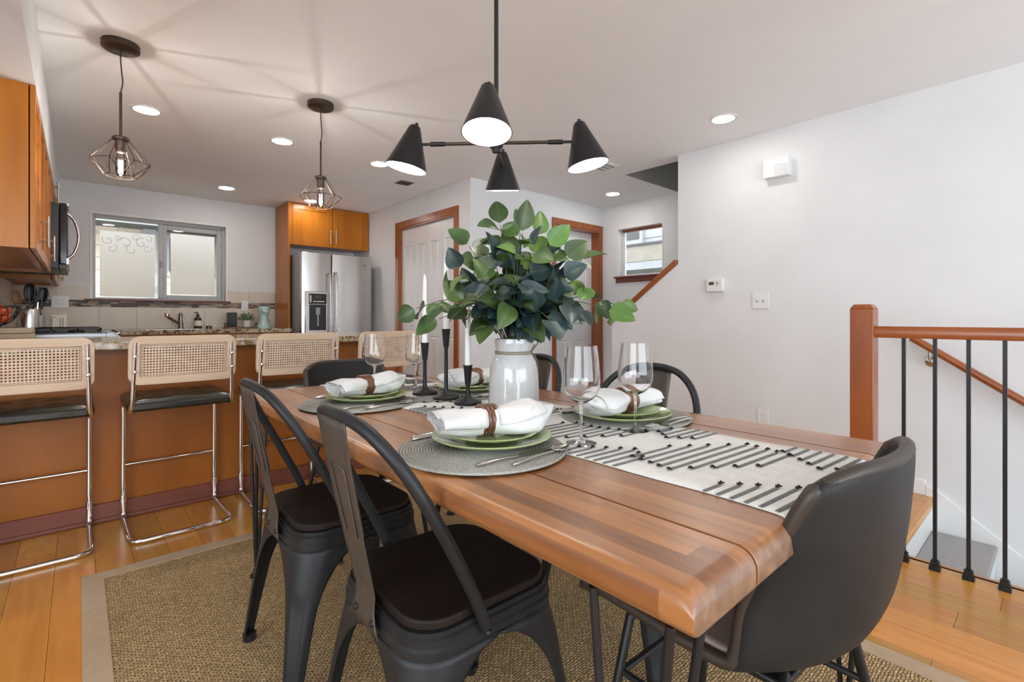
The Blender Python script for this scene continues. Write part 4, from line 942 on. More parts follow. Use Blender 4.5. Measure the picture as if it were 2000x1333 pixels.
def pendant(label, x, y):
    t = thing('pendant_lamp', label, 'pendant lamp', (x, y, C), group='wire cage pendants over the bar')
    MB().lathe([(0, 0), (0.078, 0), (0.078, -0.026), (0.072, -0.031), (0, -0.031)], 36).build('canopy', 'bronze', t, smooth=40)
    MB().tube(crom([(0, 0, -0.03), (0.0, 0, -0.08), (0.004, 0, -0.14), (0.008, 0, -0.19), (0.001, 0, -0.235), (0, 0, -0.25)], 5), 0.0032, 7).build('cord', 'bronze', t, smooth=60)
    MB().tube([(0, 0, -0.24), (0, 0, -0.47)], 0.0065, 10).build('stem_rod', 'bronze', t, smooth=40)
    MB().lathe([(0, -0.462), (0.033, -0.462), (0.036, -0.468), (0.034, -0.476), (0.023, -0.478), (0.022, -0.53), (0.016, -0.538), (0, -0.54)], 24).build('socket', 'bronze', t, smooth=40)
    cg = MB(); n = 8; ztop, zmid, zbot = -0.474, -0.59, -0.655
    for k in range(n):
        a = 2 * math.pi * (k + 0.5) / n; b = 2 * math.pi * (k + 1.5) / n; c = 2 * math.pi * (k + 1) / n
        T_ = Vector((0.034 * math.cos(a), 0.034 * math.sin(a), ztop)); M_ = Vector((0.124 * math.cos(a), 0.124 * math.sin(a), zmid)); B_ = Vector((0.064 * math.cos(c), 0.064 * math.sin(c), zbot))
        M2 = Vector((0.124 * math.cos(b), 0.124 * math.sin(b), zmid)); B2 = Vector((0.064 * math.cos(c + 2 * math.pi / n), 0.064 * math.sin(c + 2 * math.pi / n), zbot))
        for p, q in ((T_, M_), (M_, M2), (M_, B_), (M2, B_), (B_, B2)): cg.tube([p, q], 0.0019, 5)
    cg.build('wire_cage', 'bronze', t, smooth=60)
    bl = MB().lathe([(0.012, -0.54), (0.016, -0.555), (0.021, -0.575), (0.021, -0.63), (0.015, -0.65), (0, -0.655)], 20).build('bulb', 'bulb_glass', t, smooth=60)
    fm = MB()
    for q in range(4):
        a = q * math.pi / 2 + 0.4; fm.tube([(0.008 * math.cos(a), 0.008 * math.sin(a), -0.575), (0.008 * math.cos(a), 0.008 * math.sin(a), -0.642)], 0.0016, 6)
    fm.build('filament', 'filament_glow', bl, smooth=60)
    point(t, (0, 0, -0.622), 9.0, (1.0, 0.94, 0.87), 0.005)
    return t
pendant('wire cage pendant lamp with exposed bulb over the left stools', 0.156, 3.09)
pendant('wire cage pendant lamp with exposed bulb in front of the fridge cabinet', 1.145, 3.115)
# chandelier
cdx, cdy = 1.0, 1.205
cd = thing('chandelier', 'black four-arm chandelier with cone shades over the table', 'chandelier', (cdx, cdy, C))
zA = 1.607 - C
MB().lathe([(0, 0), (0.065, 0), (0.065, -0.02), (0.06, -0.025), (0, -0.025)], 32).build('canopy', 'black_metal', cd, smooth=40)
MB().tube([(0, 0, -0.02), (0, 0, zA)], 0.007, 12).build('down_rod', 'black_metal', cd, smooth=40)
MB().lathe([(0, zA + 0.018), (0.013, zA + 0.018), (0.022, zA + 0.01), (0.022, zA - 0.012), (0.015, zA - 0.02), (0.013, zA - 0.03), (0, zA - 0.031)], 24).build('hub', 'black_metal', cd, smooth=40)
rv = Vector((math.cos(YAW), -math.sin(YAW), 0)); fv = Vector((math.sin(YAW), math.cos(YAW), 0))
for k, base in enumerate((-rv, rv, -fv, fv)):
    d = Euler((0, 0, R(-3.0))).to_matrix() @ base
    d.normalize()
    MB().tube([d * 0.015 + Vector((0, 0, zA)), d * 0.17 + Vector((0, 0, zA))], 0.0055, 10).build('arm', 'bronze', cd, smooth=40)
    MB().tube([d * 0.165 + Vector((0, 0, zA)), d * 0.212 + Vector((0, 0, zA))], 0.0075, 10).tube([d * 0.21 + Vector((0, 0, zA)), d * 0.240 + Vector((0, 0, zA))], 0.0045, 8).build('arm_sleeve', 'black_metal', cd, smooth=40)
    top = d * 0.262 + Vector((0, 0, 1.668 - C)); bot = d * 0.292 + Vector((0, 0, 1.530 - C))
    ax = (bot - top).normalized(); q = Vector((0, 0, -1)).rotation_difference(ax).to_euler()
    L_ = (bot - top).length
    sh = MB().lathe([(0, 0.0), (0.013, 0.0), (0.0185, -0.006), (0.067, -L_), (0.0655, -L_), (0.0175, -0.010), (0, -0.010)], 40)
    so = sh.build('shade', 'black_shade', cd, smooth=40, loc=top, rot=q)
    MB().lathe([(0.0172, -0.0125), (0.0648, -L_ + 0.0006), (0.0642, -L_ + 0.0006), (0.0168, -0.0125)], 40, closed=True).build('shade_lining', 'shade_white', so, smooth=40)
    MB().lathe([(0, 0.010), (0.005, 0.010), (0.006, 0.0), (0, 0.0)], 10).build('finial', 'black_metal', so, smooth=40, loc=(0.004, 0.0, 0))
    MB().lathe([(0, -0.04), (0.013, -0.042), (0.014, -0.07), (0.030, -0.10), (0.031, -0.118), (0.020, -0.133), (0, -0.138)], 20).build('bulb', 'bulb_glow', so, smooth=60)
# ceiling bits
vt = thing('ceiling_vent', 'small brown-grey vent grille in the kitchen ceiling', 'vent', (2.446, 4.388, C))
box('frame', 'grey_plastic', (-0.075, 0.075, -0.075, 0.075, -0.006, 0), vt, bevel=0.002)
for k in range(6): box('slat', 'bronze', (-0.065, 0.065, -0.062 + 0.021 * k, -0.048 + 0.021 * k, -0.009, -0.005), vt)
vs = thing('ceiling_register', 'white ceiling register beside the right chandelier shade', 'vent', (3.50, 2.72, C))
box('frame', 'white_plastic', (-0.10, 0.10, -0.10, 0.10, -0.008, 0), vs, bevel=0.003)
for k in range(6): box('slat', 'grey_plastic' if k % 2 else 'white_plastic', (-0.085, 0.085, -0.08 + 0.028 * k, -0.065 + 0.028 * k, -0.012, -0.007), vs)

# ================================================================== RUG, TABLE
rx0, rx1, ry0, ry1 = 0.008, 1.90, -0.35, 2.605
rug = thing('area_rug', 'tan woven sisal rug with plain cloth border under the table', 'rug', ((rx0 + rx1) / 2, (ry0 + ry1) / 2, 0))
hw, hl = (rx1 - rx0) / 2, (ry1 - ry0) / 2
bw = 0.068
def rz(x, y):   # gentle lift along the far edge
    return 0.0
MB().box(-hw + bw - 0.004, hw - bw + 0.004, -hl + bw - 0.004, hl - bw + 0.004, 0.0005, 0.0085).build('woven_field', 'sisal', rug)
def wave(x): return 0.011 * math.exp(-((x + 0.62) / 0.16) ** 2)
def strip(pts_in, pts_out):
    n = len(pts_in); m = MB()
    vs = [(p[0], p[1], 0.0105) for p in pts_in] + [(p[0], p[1], 0.0105) for p in pts_out] + [(p[0], p[1], 0.0005) for p in pts_out] + [(p[0], p[1], 0.0005) for p in pts_in]
    fs = []
    for i in range(n - 1):
        for a, b in ((0, 1), (1, 2), (3, 0)): fs.append((a * n + i, a * n + i + 1, b * n + i + 1, b * n + i))
    for e in (0, n - 1): fs.append((e, n + e, 2 * n + e, 3 * n + e))
    return m.add(vs, fs)
N_ = 40
xs = [-1 + 2 * i / N_ for i in range(N_ + 1)]
strip([(x * (hw - bw), hl - bw) for x in xs], [(x * hw, hl + wave(x * hw) - 0.004) for x in xs]).build('border', 'rug_border', rug)
strip([(x * (hw - bw), -hl + bw) for x in xs], [(x * hw, -hl) for x in xs]).build('border', 'rug_border', rug)
strip([(-hw + bw, x * (hl - bw)) for x in xs], [(-hw, x * hl) for x in xs]).build('border', 'rug_border', rug)
strip([(hw - bw, x * (hl - bw)) for x in xs], [(hw, x * hl) for x in xs]).build('border', 'rug_border', rug)

TT = 0.74; TH = 0.052
tx0, tx1, ty0, ty1 = 0.506, 1.508, 0.270, 2.262
tb = thing('dining_table', 'long plank-top wooden dining table on black hairpin legs', 'table', ((tx0 + tx1) / 2, (ty0 + ty1) / 2, 0))
TL = ty1 - ty0
g = 0.0065; nP = 6; pw = (tx1 - tx0) / nP
def plank_profile():
    # side view outline (y, z) with rounded ends
    r1, r2 = 0.026, 0.008; h = TL / 2; pts = []
    for (cy, cz, r, a0) in ((h - r1, TT - r1, r1, 0), (-h + r1, TT - r1, r1, 90), (-h + r2, TT - TH + r2, r2, 180), (h - r2, TT - TH + r2, r2, 270)):
        for i in range(7):
            a = R(a0 + 15 * i); pts.append((cy + r * math.cos(a), cz + r * math.sin(a)))
    return pts
pp_ = plank_profile()
for k in range(nP):
    a = -(tx1 - tx0) / 2 + k * pw + (g / 2 if k else 0); b = -(tx1 - tx0) / 2 + (k + 1) * pw - (g / 2 if k < nP - 1 else 0)
    m = MB()
    if 0 < k < nP - 1:
        m.prism(pp_, lambda p, q, h: (h, p, q), a, b)
        o = m.build('top_plank', 'table_wood', tb, bevel=0.0012)
    else:
        # outer plank: rounded long edge as well - loft of shrinking outlines
        sgn = -1 if k == 0 else 1
        xin, xout = (b, a) if k == 0 else (a, b)
        lay_ = [(xin, 0.0)]
        for i in range(10):
            an = R(10 * i); lay_.append((xout - sgn * 0.018 * (1 - math.sin(an)), 1 - math.cos(an)))
        n = len(pp_); vs = []
        for (x, ins) in lay_:
            cz = TT - TH / 2; hy = TL / 2
            for (p, q) in pp_:
                zt_, zb_ = TT - 0.020 * ins, TT - TH + 0.022 * ins; w_ = (q - (TT - TH)) / TH
                vs.append((x, p, zb_ + (zt_ - zb_) * w_))
        fs = [tuple(range(n)), tuple((len(lay_) - 1) * n + i for i in range(n))]
        for l in range(len(lay_) - 1):
            for i in range(n):
                j = (i + 1) % n; fs.append((l * n + i, l * n + j, (l + 1) * n + j, (l + 1) * n + i))
        m.add(vs, fs)
        o = m.build('top_plank', 'table_wood', tb, smooth=35)
for k in range(1, nP):
    xg = -(tx1 - tx0) / 2 + k * pw
    box('groove_shade_strip', 'dark_seat_wood', (xg - g / 2 + 0.0004, xg + g / 2 - 0.0004, -TL / 2 + 0.010, TL / 2 - 0.010, TT - TH + 0.012, TT - 0.010), tb)  # dark filler strip added in each plank gap to stand in for shade
MB().box(-(tx1 - tx0) / 2 + 0.05, (tx1 - tx0) / 2 - 0.05, -TL / 2 + 0.20, -TL / 2 + 0.28, TT - TH - 0.012, TT - TH + 0.006).box(-(tx1 - tx0) / 2 + 0.05, (tx1 - tx0) / 2 - 0.05, TL / 2 - 0.28, TL / 2 - 0.20, TT - TH - 0.012, TT - TH + 0.006).build('batten', 'table_wood', tb)
for sx in (-1, 1):
    for sy in (-1, 1):
        X = sx * (tx1 - tx0) / 2; Y = sy * TL / 2
        ft = Vector((X - sx * 0.030, Y - sy * 0.108, 0.012))
        zt = TT - TH - 0.004
        lg = MB()
        for (dx, dy) in ((0.018, 0.155), (0.020, 0.040), (0.090, 0.034)):
            lg.tube([(X - sx * dx, Y - sy * dy, zt), (ft.x + (X - sx * dx - ft.x) * 0.05, ft.y + (Y - sy * dy - ft.y) * 0.05, 0.016)], 0.0062, 10)
        o = lg.build('hairpin_leg', 'black_metal', tb, smooth=40)
        MB().lathe([(0, 0), (0.024, 0), (0.024, 0.007), (0.013, 0.012), (0.011, 0.03), (0, 0.032)], 18).build('foot', 'black_metal', o, smooth=40, loc=(ft.x, ft.y, 0.0105))
        box('mount_plate', 'black_metal', (min(X - sx * 0.035, X - sx * 0.13), max(X - sx * 0.035, X - sx * 0.13), min(Y - sy * 0.03, Y - sy * 0.17), max(Y - sy * 0.03, Y - sy * 0.17), zt + 0.001, zt + 0.004), o)

# ================================================================== CHAIRS
def metal_chair(label):
    t = thing('metal_chair', label, 'chair', group='metal side chairs with wood seats')
    hs = 0.178
    # wooden seat board
    MB().prism(rrect(2 * hs, 2 * hs, 0.075, 8), lambda p, q, h: (p, q, h), 0.446, 0.466).build('seat', 'dark_seat_wood', t, bevel=0.004)
    # pressed metal apron under it
    ap = MB(); o1 = rrect(2 * hs + 0.012, 2 * hs + 0.012, 0.080, 8); o2 = rrect(2 * hs + 0.022, 2 * hs + 0.022, 0.084, 8); o3 = rrect(2 * hs + 0.030, 2 * hs + 0.030, 0.086, 8)
    n = len(o1); vs = []
    for (oo, z) in ((o1, 0.446), (o1, 0.437), (o2, 0.433), (o2, 0.420), (o3, 0.415), (o3, 0.400)): vs += [(p[0], p[1], z) for p in oo]
    fs = [tuple(range(n))]
    for l in range(5):
        for i in range(n):
            j = (i + 1) % n; fs.append((l * n + i, l * n + j, (l + 1) * n + j, (l + 1) * n + i))
    ap.add(vs, fs); ap.build('apron', 'gunmetal', t, smooth=25)
    # sheet-metal legs that flare out of the apron with arches between them
    for sx in (-1, 1):
        for sy in (-1, 1):
            NU, NV = 20, 22
            fx = 0.228 if sx > 0 else 0.232; fy = 0.222
            def P(u, v, sx=sx, sy=sy, fx=fx, fy=fy):
                s = (u - 0.5) * 2
                z = 0.402 * (1 - v) + 0.012 * v
                full = hs + 0.015
                q = min(1.0, v / 0.46)
                w1 = 0.060 - 0.030 * v
                w = w1 + (full - 0.002 - w1) * (1 - math.sqrt(max(0.0, 1 - (1 - q) ** 2.2)))
                rr = 0.086 * (1 - v) ** 1.6 + 0.016
                cx = (hs + 0.015) + (fx - hs - 0.015) * v; cy = (hs + 0.015) + (fy - hs - 0.015) * v
                d = s * w; arc = math.pi * rr / 4
                # distance along the outline from the corner middle
                lim = arc
                if abs(d) <= lim:
                    an = math.pi / 4 + (d / rr)
                    px, py = cx - rr + rr * math.cos(an), cy - rr + rr * math.sin(an)
                else:
                    e = abs(d) - lim
                    if d > 0: px, py = cx - rr - e, cy
                    else: px, py = cx, cy - rr - e
                dent = 0.007 * math.exp(-(s * 2.6) ** 4) * (1 / (1 + math.exp(-(v - 0.34) * 60))) * (1 / (1 + math.exp((v - 0.93) * 40)))
                px -= dent * 0.7; py -= dent * 0.7
                return (sx * px, sy * py, z)
            lg = MB().grid(P, NU, NV)
            o = lg.build('leg', 'gunmetal', t, smooth=50, solid=0.003)
            MB().lathe([(0, 0), (0.019, 0), (0.021, 0.02), (0.016, 0.022), (0, 0.022)], 12).build('foot_cap', 'black_plastic', o, smooth=40, loc=(sx * (fx - 0.017), sy * (fy - 0.017), 0))
    # back hoop
    half = [(-0.038, 0.202, 0.425), (-0.072, 0.204, 0.505), (-0.122, 0.205, 0.605), (-0.172, 0.197, 0.700), (-0.213, 0.170, 0.775), (-0.245, 0.118, 0.827), (-0.263, 0.060, 0.848), (-0.268, 0.0, 0.853)]
    path = crom(half + [(x, -y, z) for (x, y, z) in half[-2::-1]], 5)
    MB().tube(path, 0.0125, 10).build('back_hoop', 'gunmetal', t, smooth=60)
    # splat
    def S(u, v):
        s = (u - 0.5) * 2
        z = 0.842 - (0.842 - 0.405) * v
        w = 0.071 - 0.029 * min(1, v * 1.10)
        if v > 0.88: w += 0.028 * ((v - 0.88) / 0.12) ** 2
        x = -0.268 + 0.088 * v ** 1.15
        if v > 0.84: x -= 0.022 * ((v - 0.84) / 0.16)
        x -= 0.006 * (1 - s * s) * (1 - v)
        edge = 0.004 if abs(s) > 0.9 else 0.0
        return (x - edge, s * w, z)
    MB().grid(S, 12, 24).build('splat', 'splat_lit_metal', t, smooth=50, solid=0.0035)
    em = []
    for (yy, zz) in ((-0.028, 0.60), (-0.034, 0.735), (-0.030, 0.745), (0.030, 0.745), (0.034, 0.735), (0.028, 0.60)):
        v = (0.842 - zz) / (0.842 - 0.405); em.append((-0.268 + 0.088 * v ** 1.15 - 0.0065, yy, zz))
    em2 = [(p[0] + 0.013, p[1], p[2]) for p in em]
    MB().tube(em, 0.0022, 6).tube(em2, 0.0022, 6).build('embossed_line', 'splat_lit_metal', t, smooth=60)
    for (x, y, rz_) in ((-0.042, 0.214, R(0)), (-0.042, -0.214, R(180)), (-0.204, 0.040, R(90)), (-0.204, -0.040, R(90))):
        MB().lathe([(0, 0.006), (0.005, 0.005), (0.0075, 0.0), (0, 0)], 12).build('bolt', 'black_metal', t, smooth=40, loc=(x, y, 0.426), rot=(R(-90) if abs(y) > 0.1 and y > 0 else (R(90) if abs(y) > 0.1 else 0), R(-90) if abs(y) < 0.1 else 0, 0))
    return t
c0 = metal_chair('black metal chair with dark wood seat nearest the camera')
c0.location = (0.644, 0.955, 0.0105); c0.rotation_euler.z = R(-1)
for lb, x, y, rz_ in (('black metal chair at the far left corner of the table', 0.628, 1.54, 0.0), ('black metal chair facing the right end setting by the wall', 1.385, 1.0, 190.0), ('black metal chair behind the white vase', 1.39, 1.665, 180.0)):
    c = copy_tree(c0); c['label'] = lb; c.location = (x, y, 0.0105); c.rotation_euler = (0, 0, R(rz_))

def bucket_chair(label):
    t = thing('bucket_chair', label, 'chair', group='leather bucket chairs at the table ends')
    cl = crom([(0.250, 0.440), (0.235, 0.462), (0.12, 0.462), (0.0, 0.452), (-0.11, 0.452), (-0.185, 0.485), (-0.222, 0.56), (-0.238, 0.66), (-0.246, 0.75), (-0.249, 0.805)], 4)
    cl = [(p[0], p[1]) for p in [(v.x, v.y) for v in [Vector((a[0], a[1], 0)) for a in cl]]]
    n = len(cl) - 1
    def shell(off, umax=1.0, v0=0.0, v1=1.0):
        def F(u, v):
            s = (u - 0.5) * 2 * umax
            f = (v0 + (v1 - v0) * v) * n; i = min(n - 1, int(f)); fr_ = f - i
            y = cl[i][0] * (1 - fr_) + cl[i + 1][0] * fr_; z = cl[i][1] * (1 - fr_) + cl[i + 1][1] * fr_
            ty = cl[i + 1][0] - cl[i][0]; tz = cl[i + 1][1] - cl[i][1]; l = math.hypot(ty, tz) or 1
            ny, nz = tz / l, -ty / l     # points to the sitter (up for the seat, forward for the back)
            if nz < 0 and z < 0.47: ny, nz = -ny, -nz
            tt = f / n
            w = 0.232 + 0.012 * math.sin(math.pi * min(1, tt * 1.5))
            curl = (0.008 + 0.100 * math.exp(-((tt - 0.65) / (0.24 if tt > 0.65 else 0.20)) ** 2)) * abs(s) ** 2.6 + 0.030 * max(0, tt - 0.8) / 0.2 * s * s
            x = s * w * (1 - 0.10 * abs(s) ** 3)
            bk = max(0.0, min(1.0, (tt - 0.27) / 0.24)); bk = bk * bk * (3 - 2 * bk)
            dirx, dy, dz = 0, (1 - bk) * 0.0 + bk * 1.0, (1 - bk) * 1.0 + bk * 0.25
            yy = y + curl * dy * 1.15; zz = z + curl * dz
            if tt > 0.80:
                kk = (tt - 0.80) / 0.20; zz -= 0.040 * kk * kk * s ** 4; x *= 1 - 0.07 * kk * kk
            return (x, yy + ny * off, zz + nz * off)
        return F
    MB().grid(shell(0.0), 28, 60).build('shell', 'leather', t, smooth=70, solid=0.022)
    MB().grid(shell(0.0150, 0.93, 0.10, 0.60), 18, 24).build('seat_pad', 'taupe_leather', t, smooth=70, solid=0.010)
    # piping along the rim
    F = shell(0.0)
    rim = [F(0, v / 60) for v in range(3, 61)] + [F(u / 28, 1.0) for u in range(1, 28)] + [F(1, v / 60) for v in range(60, 2, -1)]
    MB().tube(rim, 0.0118, 10).build('piping', 'leather_edge', t, smooth=70)
    for s, lb_ in ((-1, 0), (1, 0)):
        for (y0, y1) in ((0.165, 0.225), (-0.13, -0.215)):
            MB().tube([(s * 0.12, y0 * 0.9, 0.432), (s * 0.165, y0, 0.415), (s * 0.215, y1, 0.0)], 0.0105, 10).build('leg', 'black_metal', t, smooth=40)
        MB().tube([(s * 0.178, 0.176, 0.30), (s * 0.178, -0.150, 0.30)], 0.007, 8).build('side_stretcher', 'black_metal', t, smooth=40)
    MB().tube([(-0.178, 0.176, 0.30), (0.178, 0.176, 0.30)], 0.007, 8).build('front_stretcher', 'black_metal', t, smooth=40)
    box('under_frame', 'black_metal', (-0.15, 0.15, -0.13, 0.16, 0.418, 0.432), t, bevel=0.004)
    return t
b0 = bucket_chair('dark leather bucket chair at the near end of the table')
b0.location = (1.018, 0.428, 0.0145); b0.rotation_euler.z = R(-2)
b1 = copy_tree(b0); b1['label'] = 'dark leather bucket chair at the far end of the table'
b1.location = (1.03, 2.25, 0.0145); b1.rotation_euler = (0, 0, R(182))

# ------------------------------------------------------------------ cane stools
def stool(label):
    t = thing('bar_stool', label, 'stool', group='cane-back bar stools')
    w = 0.205; zs = 0.60
    side = []
    for s in (-1, 1):
        pts = [(s * w, -0.20, 0.013), (s * w, 0.185, 0.013), (s * w, 0.20, 0.03), (s * w, 0.20, zs), (s * w, 0.16, zs + 0.01), (s * w, -0.185, zs + 0.01), (s * (w - 0.004), -0.205, zs + 0.06), (s * (w - 0.012), -0.232, 0.935)]
        side.append(pts)
    path = [(-w + 0.012, -0.232, 0.935)] + side[0][-2::-1] + side[1]
    path = side[0][::-1] + side[1]
    MB().tube(fillet(path, 0.055, 7), 0.0115, 12).build('tube_frame', 'chrome', t, smooth=60)
    MB().tube([(-w, 0.20, 0.285), (w, 0.20, 0.285)], 0.008, 10).build('foot_bar', 'chrome', t, smooth=40)
    for s in (-1, 1):
        MB().lathe([(0, -0.016), (0.0155, -0.016), (0.0155, 0.016), (0, 0.016)], 14).build('joint_sleeve', 'chrome', t, smooth=40, loc=(s * w, 0.20, 0.11))
        for z in (0.80, 0.87):
            MB().lathe([(0, 0.012), (0.006, 0.010), (0.009, 0.0), (0, 0)], 12).build('bolt', 'chrome', t, smooth=40, loc=(s * (w - 0.009), -0.235 - 0.004 * (z > 0.85), z), rot=(R(90), 0, 0))
    # cushion
    cw_, cd_ = 0.215, 0.20
    def Cu(u, v):
        a = (u - 0.5) * 2; b = (v - 0.5) * 2
        e = (1 - abs(a) ** 6) * (1 - abs(b) ** 6)
        tf = 0.004 * math.cos(a * math.pi * 2.5) * math.cos(b * math.pi * 2.5)
        return (a * cw_, b * cd_, 0.650 + 0.022 * e ** 0.5 + tf * e)
    cm = MB().grid(Cu, 24, 24)
    cm.build('cushion_top', 'stool_leather', t, smooth=60)
    MB().prism(rrect(2 * cw_ + 0.008, 2 * cd_ + 0.008, 0.03, 5), lambda p, q, h: (p, q, h), 0.612, 0.655).build('cushion', 'stool_leather', t, bevel=0.012, seg=3)
    # back frame: rounded rectangle ring, lightly bowed, tilted back
    W_, Hh = 0.436, 0.225
    def bend(x, y, z): return (x, -0.205 - 0.10 * (z - 0.73) * 0.9 - 0.018 * (1 - (x / 0.218) ** 2) + y, z)
    ring = MB(); oo = rrect(W_, Hh, 0.045, 6); ii = rrect(W_ - 0.085, Hh - 0.075, 0.012, 6)
    def dens(pts):
        out = []
        for i in range(len(pts)):
            a, b = pts[i], pts[(i + 1) % len(pts)]; m = max(1, int(round(math.hypot(b[0] - a[0], b[1] - a[1]) / 0.06)))
            m = 6 if m > 4 else (3 if m > 1 else 1)
            for q in range(m): out.append((a[0] + (b[0] - a[0]) * q / m, a[1] + (b[1] - a[1]) * q / m))
        return out
    oo = dens(oo)
    # project inner outline with the same point count
    ii2 = []
    for (x, z) in oo:
        ii2.append((max(-(W_ - 0.085) / 2, min((W_ - 0.085) / 2, x)), max(-(Hh - 0.075) / 2, min((Hh - 0.075) / 2, z))))
    n = len(oo); zc = 0.85; vs = []
    for (pts, y) in ((oo, -0.011), (ii2, -0.011), (ii2, 0.011), (oo, 0.011)):
        vs += [bend(p[0], y, zc + p[1]) for p in pts]
    fs = []
    for l in range(4):
        for i in range(n):
            j = (i + 1) % n; m2 = (l + 1) % 4; fs.append((l * n + i, l * n + j, m2 * n + j, m2 * n + i))
    ring.add(vs, fs); o = ring.build('back_frame', 'beech', t, bevel=0.004)
    # woven cane with open holes
    cn_ = MB(); nx, nz = 30, 12; cwx = (W_ - 0.083) / nx; chz = (Hh - 0.073) / nz
    for i in range(nx):
        for k in range(nz):
            x0 = -(W_ - 0.083) / 2 + i * cwx; z0 = zc - (Hh - 0.073) / 2 + k * chz
            cx, cz = x0 + cwx / 2, z0 + chz / 2; r_ = 0.0040
            out = [(x0, z0), (cx, z0), (x0 + cwx, z0), (x0 + cwx, cz), (x0 + cwx, z0 + chz), (cx, z0 + chz), (x0, z0 + chz), (x0, cz)]
            inn = [(cx + r_ * math.cos(R(225 + 45 * q)), cz + r_ * math.sin(R(225 + 45 * q))) for q in range(8)]
            cn_.add([bend(p[0], 0.0, p[1]) for p in out + inn], [(q, (q + 1) % 8, 8 + (q + 1) % 8, 8 + q) for q in range(8)])
    cn_.build('cane_panel', 'cane', t, solid=0.0018)
    # cane spline along the inner edge
    sp2 = [bend(x, -0.006, zc + z) for (x, z) in [(-0.172, -0.071), (-0.06, -0.071), (0.06, -0.071), (0.172, -0.071), (0.172, 0.071), (0.06, 0.071), (-0.06, 0.071), (-0.172, 0.071)]]
    MB().tube(sp2, 0.003, 6, closed=True).build('cane_spline', 'beech', t, smooth=60)
    return t
s0 = stool('cane-back chrome bar stool at the left edge of the photo')
s0.location = (-0.165, 3.035, 0)
for lb, x, rz_ in (('cane-back chrome bar stool second from the left', 0.382, 1.0), ('cane-back chrome bar stool third from the left', 0.922, -1.0), ('rightmost cane-back chrome bar stool before the pantry', 1.478, 0.5)):
    c = copy_tree(s0); c['label'] = lb; c.location = (x, 3.035, 0); c.rotation_euler = (0, 0, R(rz_))

# ================================================================== TABLE RUNNER
ux0, ux1 = 0.818, 1.262
yA, yB = ty0, ty1
RE = 0.028
def runner_pt(s):
    # s: distance along the runner; 0 at the near table end where the cloth starts to bend. returns y, z, slope angle
    zt = TT + 0.0022
    if s >= 0:
        Lf = (yB - RE) - (yA + RE)
        if s <= Lf: return yA + RE + s, zt, 0.0
        e = s - Lf; arc = RE * math.pi / 2
        if e < arc: a = e / RE; return yB - RE + (RE + 0.0022) * math.sin(a), TT - RE + (RE + 0.0022) * math.cos(a), -a
        return yB + 0.0025, TT - RE - (e - arc), -math.pi / 2
    e = -s; arc = RE * math.pi / 2
    if e < arc: a = e / RE; return yA + RE - (RE + 0.0022) * math.sin(a), TT - RE + (RE + 0.0022) * math.cos(a), a
    return yA - 0.0030, TT - RE - (e - arc), math.pi / 2
rn = thing('table_runner', 'cream table runner with black tufted stripes and draped ends', 'table runner', (0, 0, 0))
LF = (yB - RE) - (yA + RE)
sv = [-0.075 + 0.005 * i for i in range(9)] + [-0.03 + 0.006 * i for i in range(6)] + [0.02 + (LF - 0.03) * i / 60 for i in range(61)] + [LF + 0.01 * i for i in range(7)] + [LF + 0.07 + 0.03 * i for i in range(4)]
sv = sorted(set(round(q, 4) for q in sv))
def edge_wob(s, side): return 0.006 * math.sin(s * 7.0 + side * 2) + 0.003 * math.sin(s * 19 + side)
vs = []; NX = 12
for s in sv:
    y, z, a = runner_pt(s)
    for i in range(NX + 1):
        u = i / NX; x = ux0 + edge_wob(s, 0) * (1 - u) + (ux1 - ux0) * u + edge_wob(s, 1) * u
        lift = 0.0
        vs.append((x, y, z + lift))
fs = []
for j in range(len(sv) - 1):
    for i in range(NX): fs.append((j * (NX + 1) + i, j * (NX + 1) + i + 1, (j + 1) * (NX + 1) + i + 1, (j + 1) * (NX + 1) + i))
cl_ = MB().add(vs, fs).build('cloth', 'runner_cloth', rn, smooth=60, solid=0.0022, off=0.0)
stm = MB().tube([(-0.5, 0, 0), (-0.25, 0, 0), (0, 0, 0), (0.25, 0, 0), (0.5, 0, 0)], 0.0042, 6).mesh('stripe', 'stripe_yarn', 60)
for v in stm.vertices: v.co.z = max(-0.0008, v.co.z * 0.45)
tum = MB()
for (dx, dy, dz) in ((0.017, 0.004, 0.006), (0.018, -0.005, 0.004), (0.013, 0.010, 0.005), (0.012, -0.010, 0.008), (0.016, 0.0, 0.010)):
    tum.tube([(0, 0, 0.0015), (dx * 0.6, dy * 0.6, dz), (dx, dy, dz * 0.7)], [0.0022, 0.0026, 0.0012], 5)
tum = tum.mesh('tuft', 'tuft_yarn', 60)
MATS = [(0.700, 0.895), (0.742, 1.665), (1.262, 0.900), (1.262, 1.640)]
def stripe(s, xa, xb, skew=0.0):
    yy = runner_pt(s)[0]
    for (mx_, my_) in MATS:          # nothing lies under the placemats
        if abs(yy - my_) < 0.20:
            hc = math.sqrt(0.20 ** 2 - (yy - my_) ** 2)
            if mx_ < 1: xa = max(xa, mx_ + hc)
            else: xb = min(xb, mx_ - hc)
    stripe_(s, xa, xb, skew)
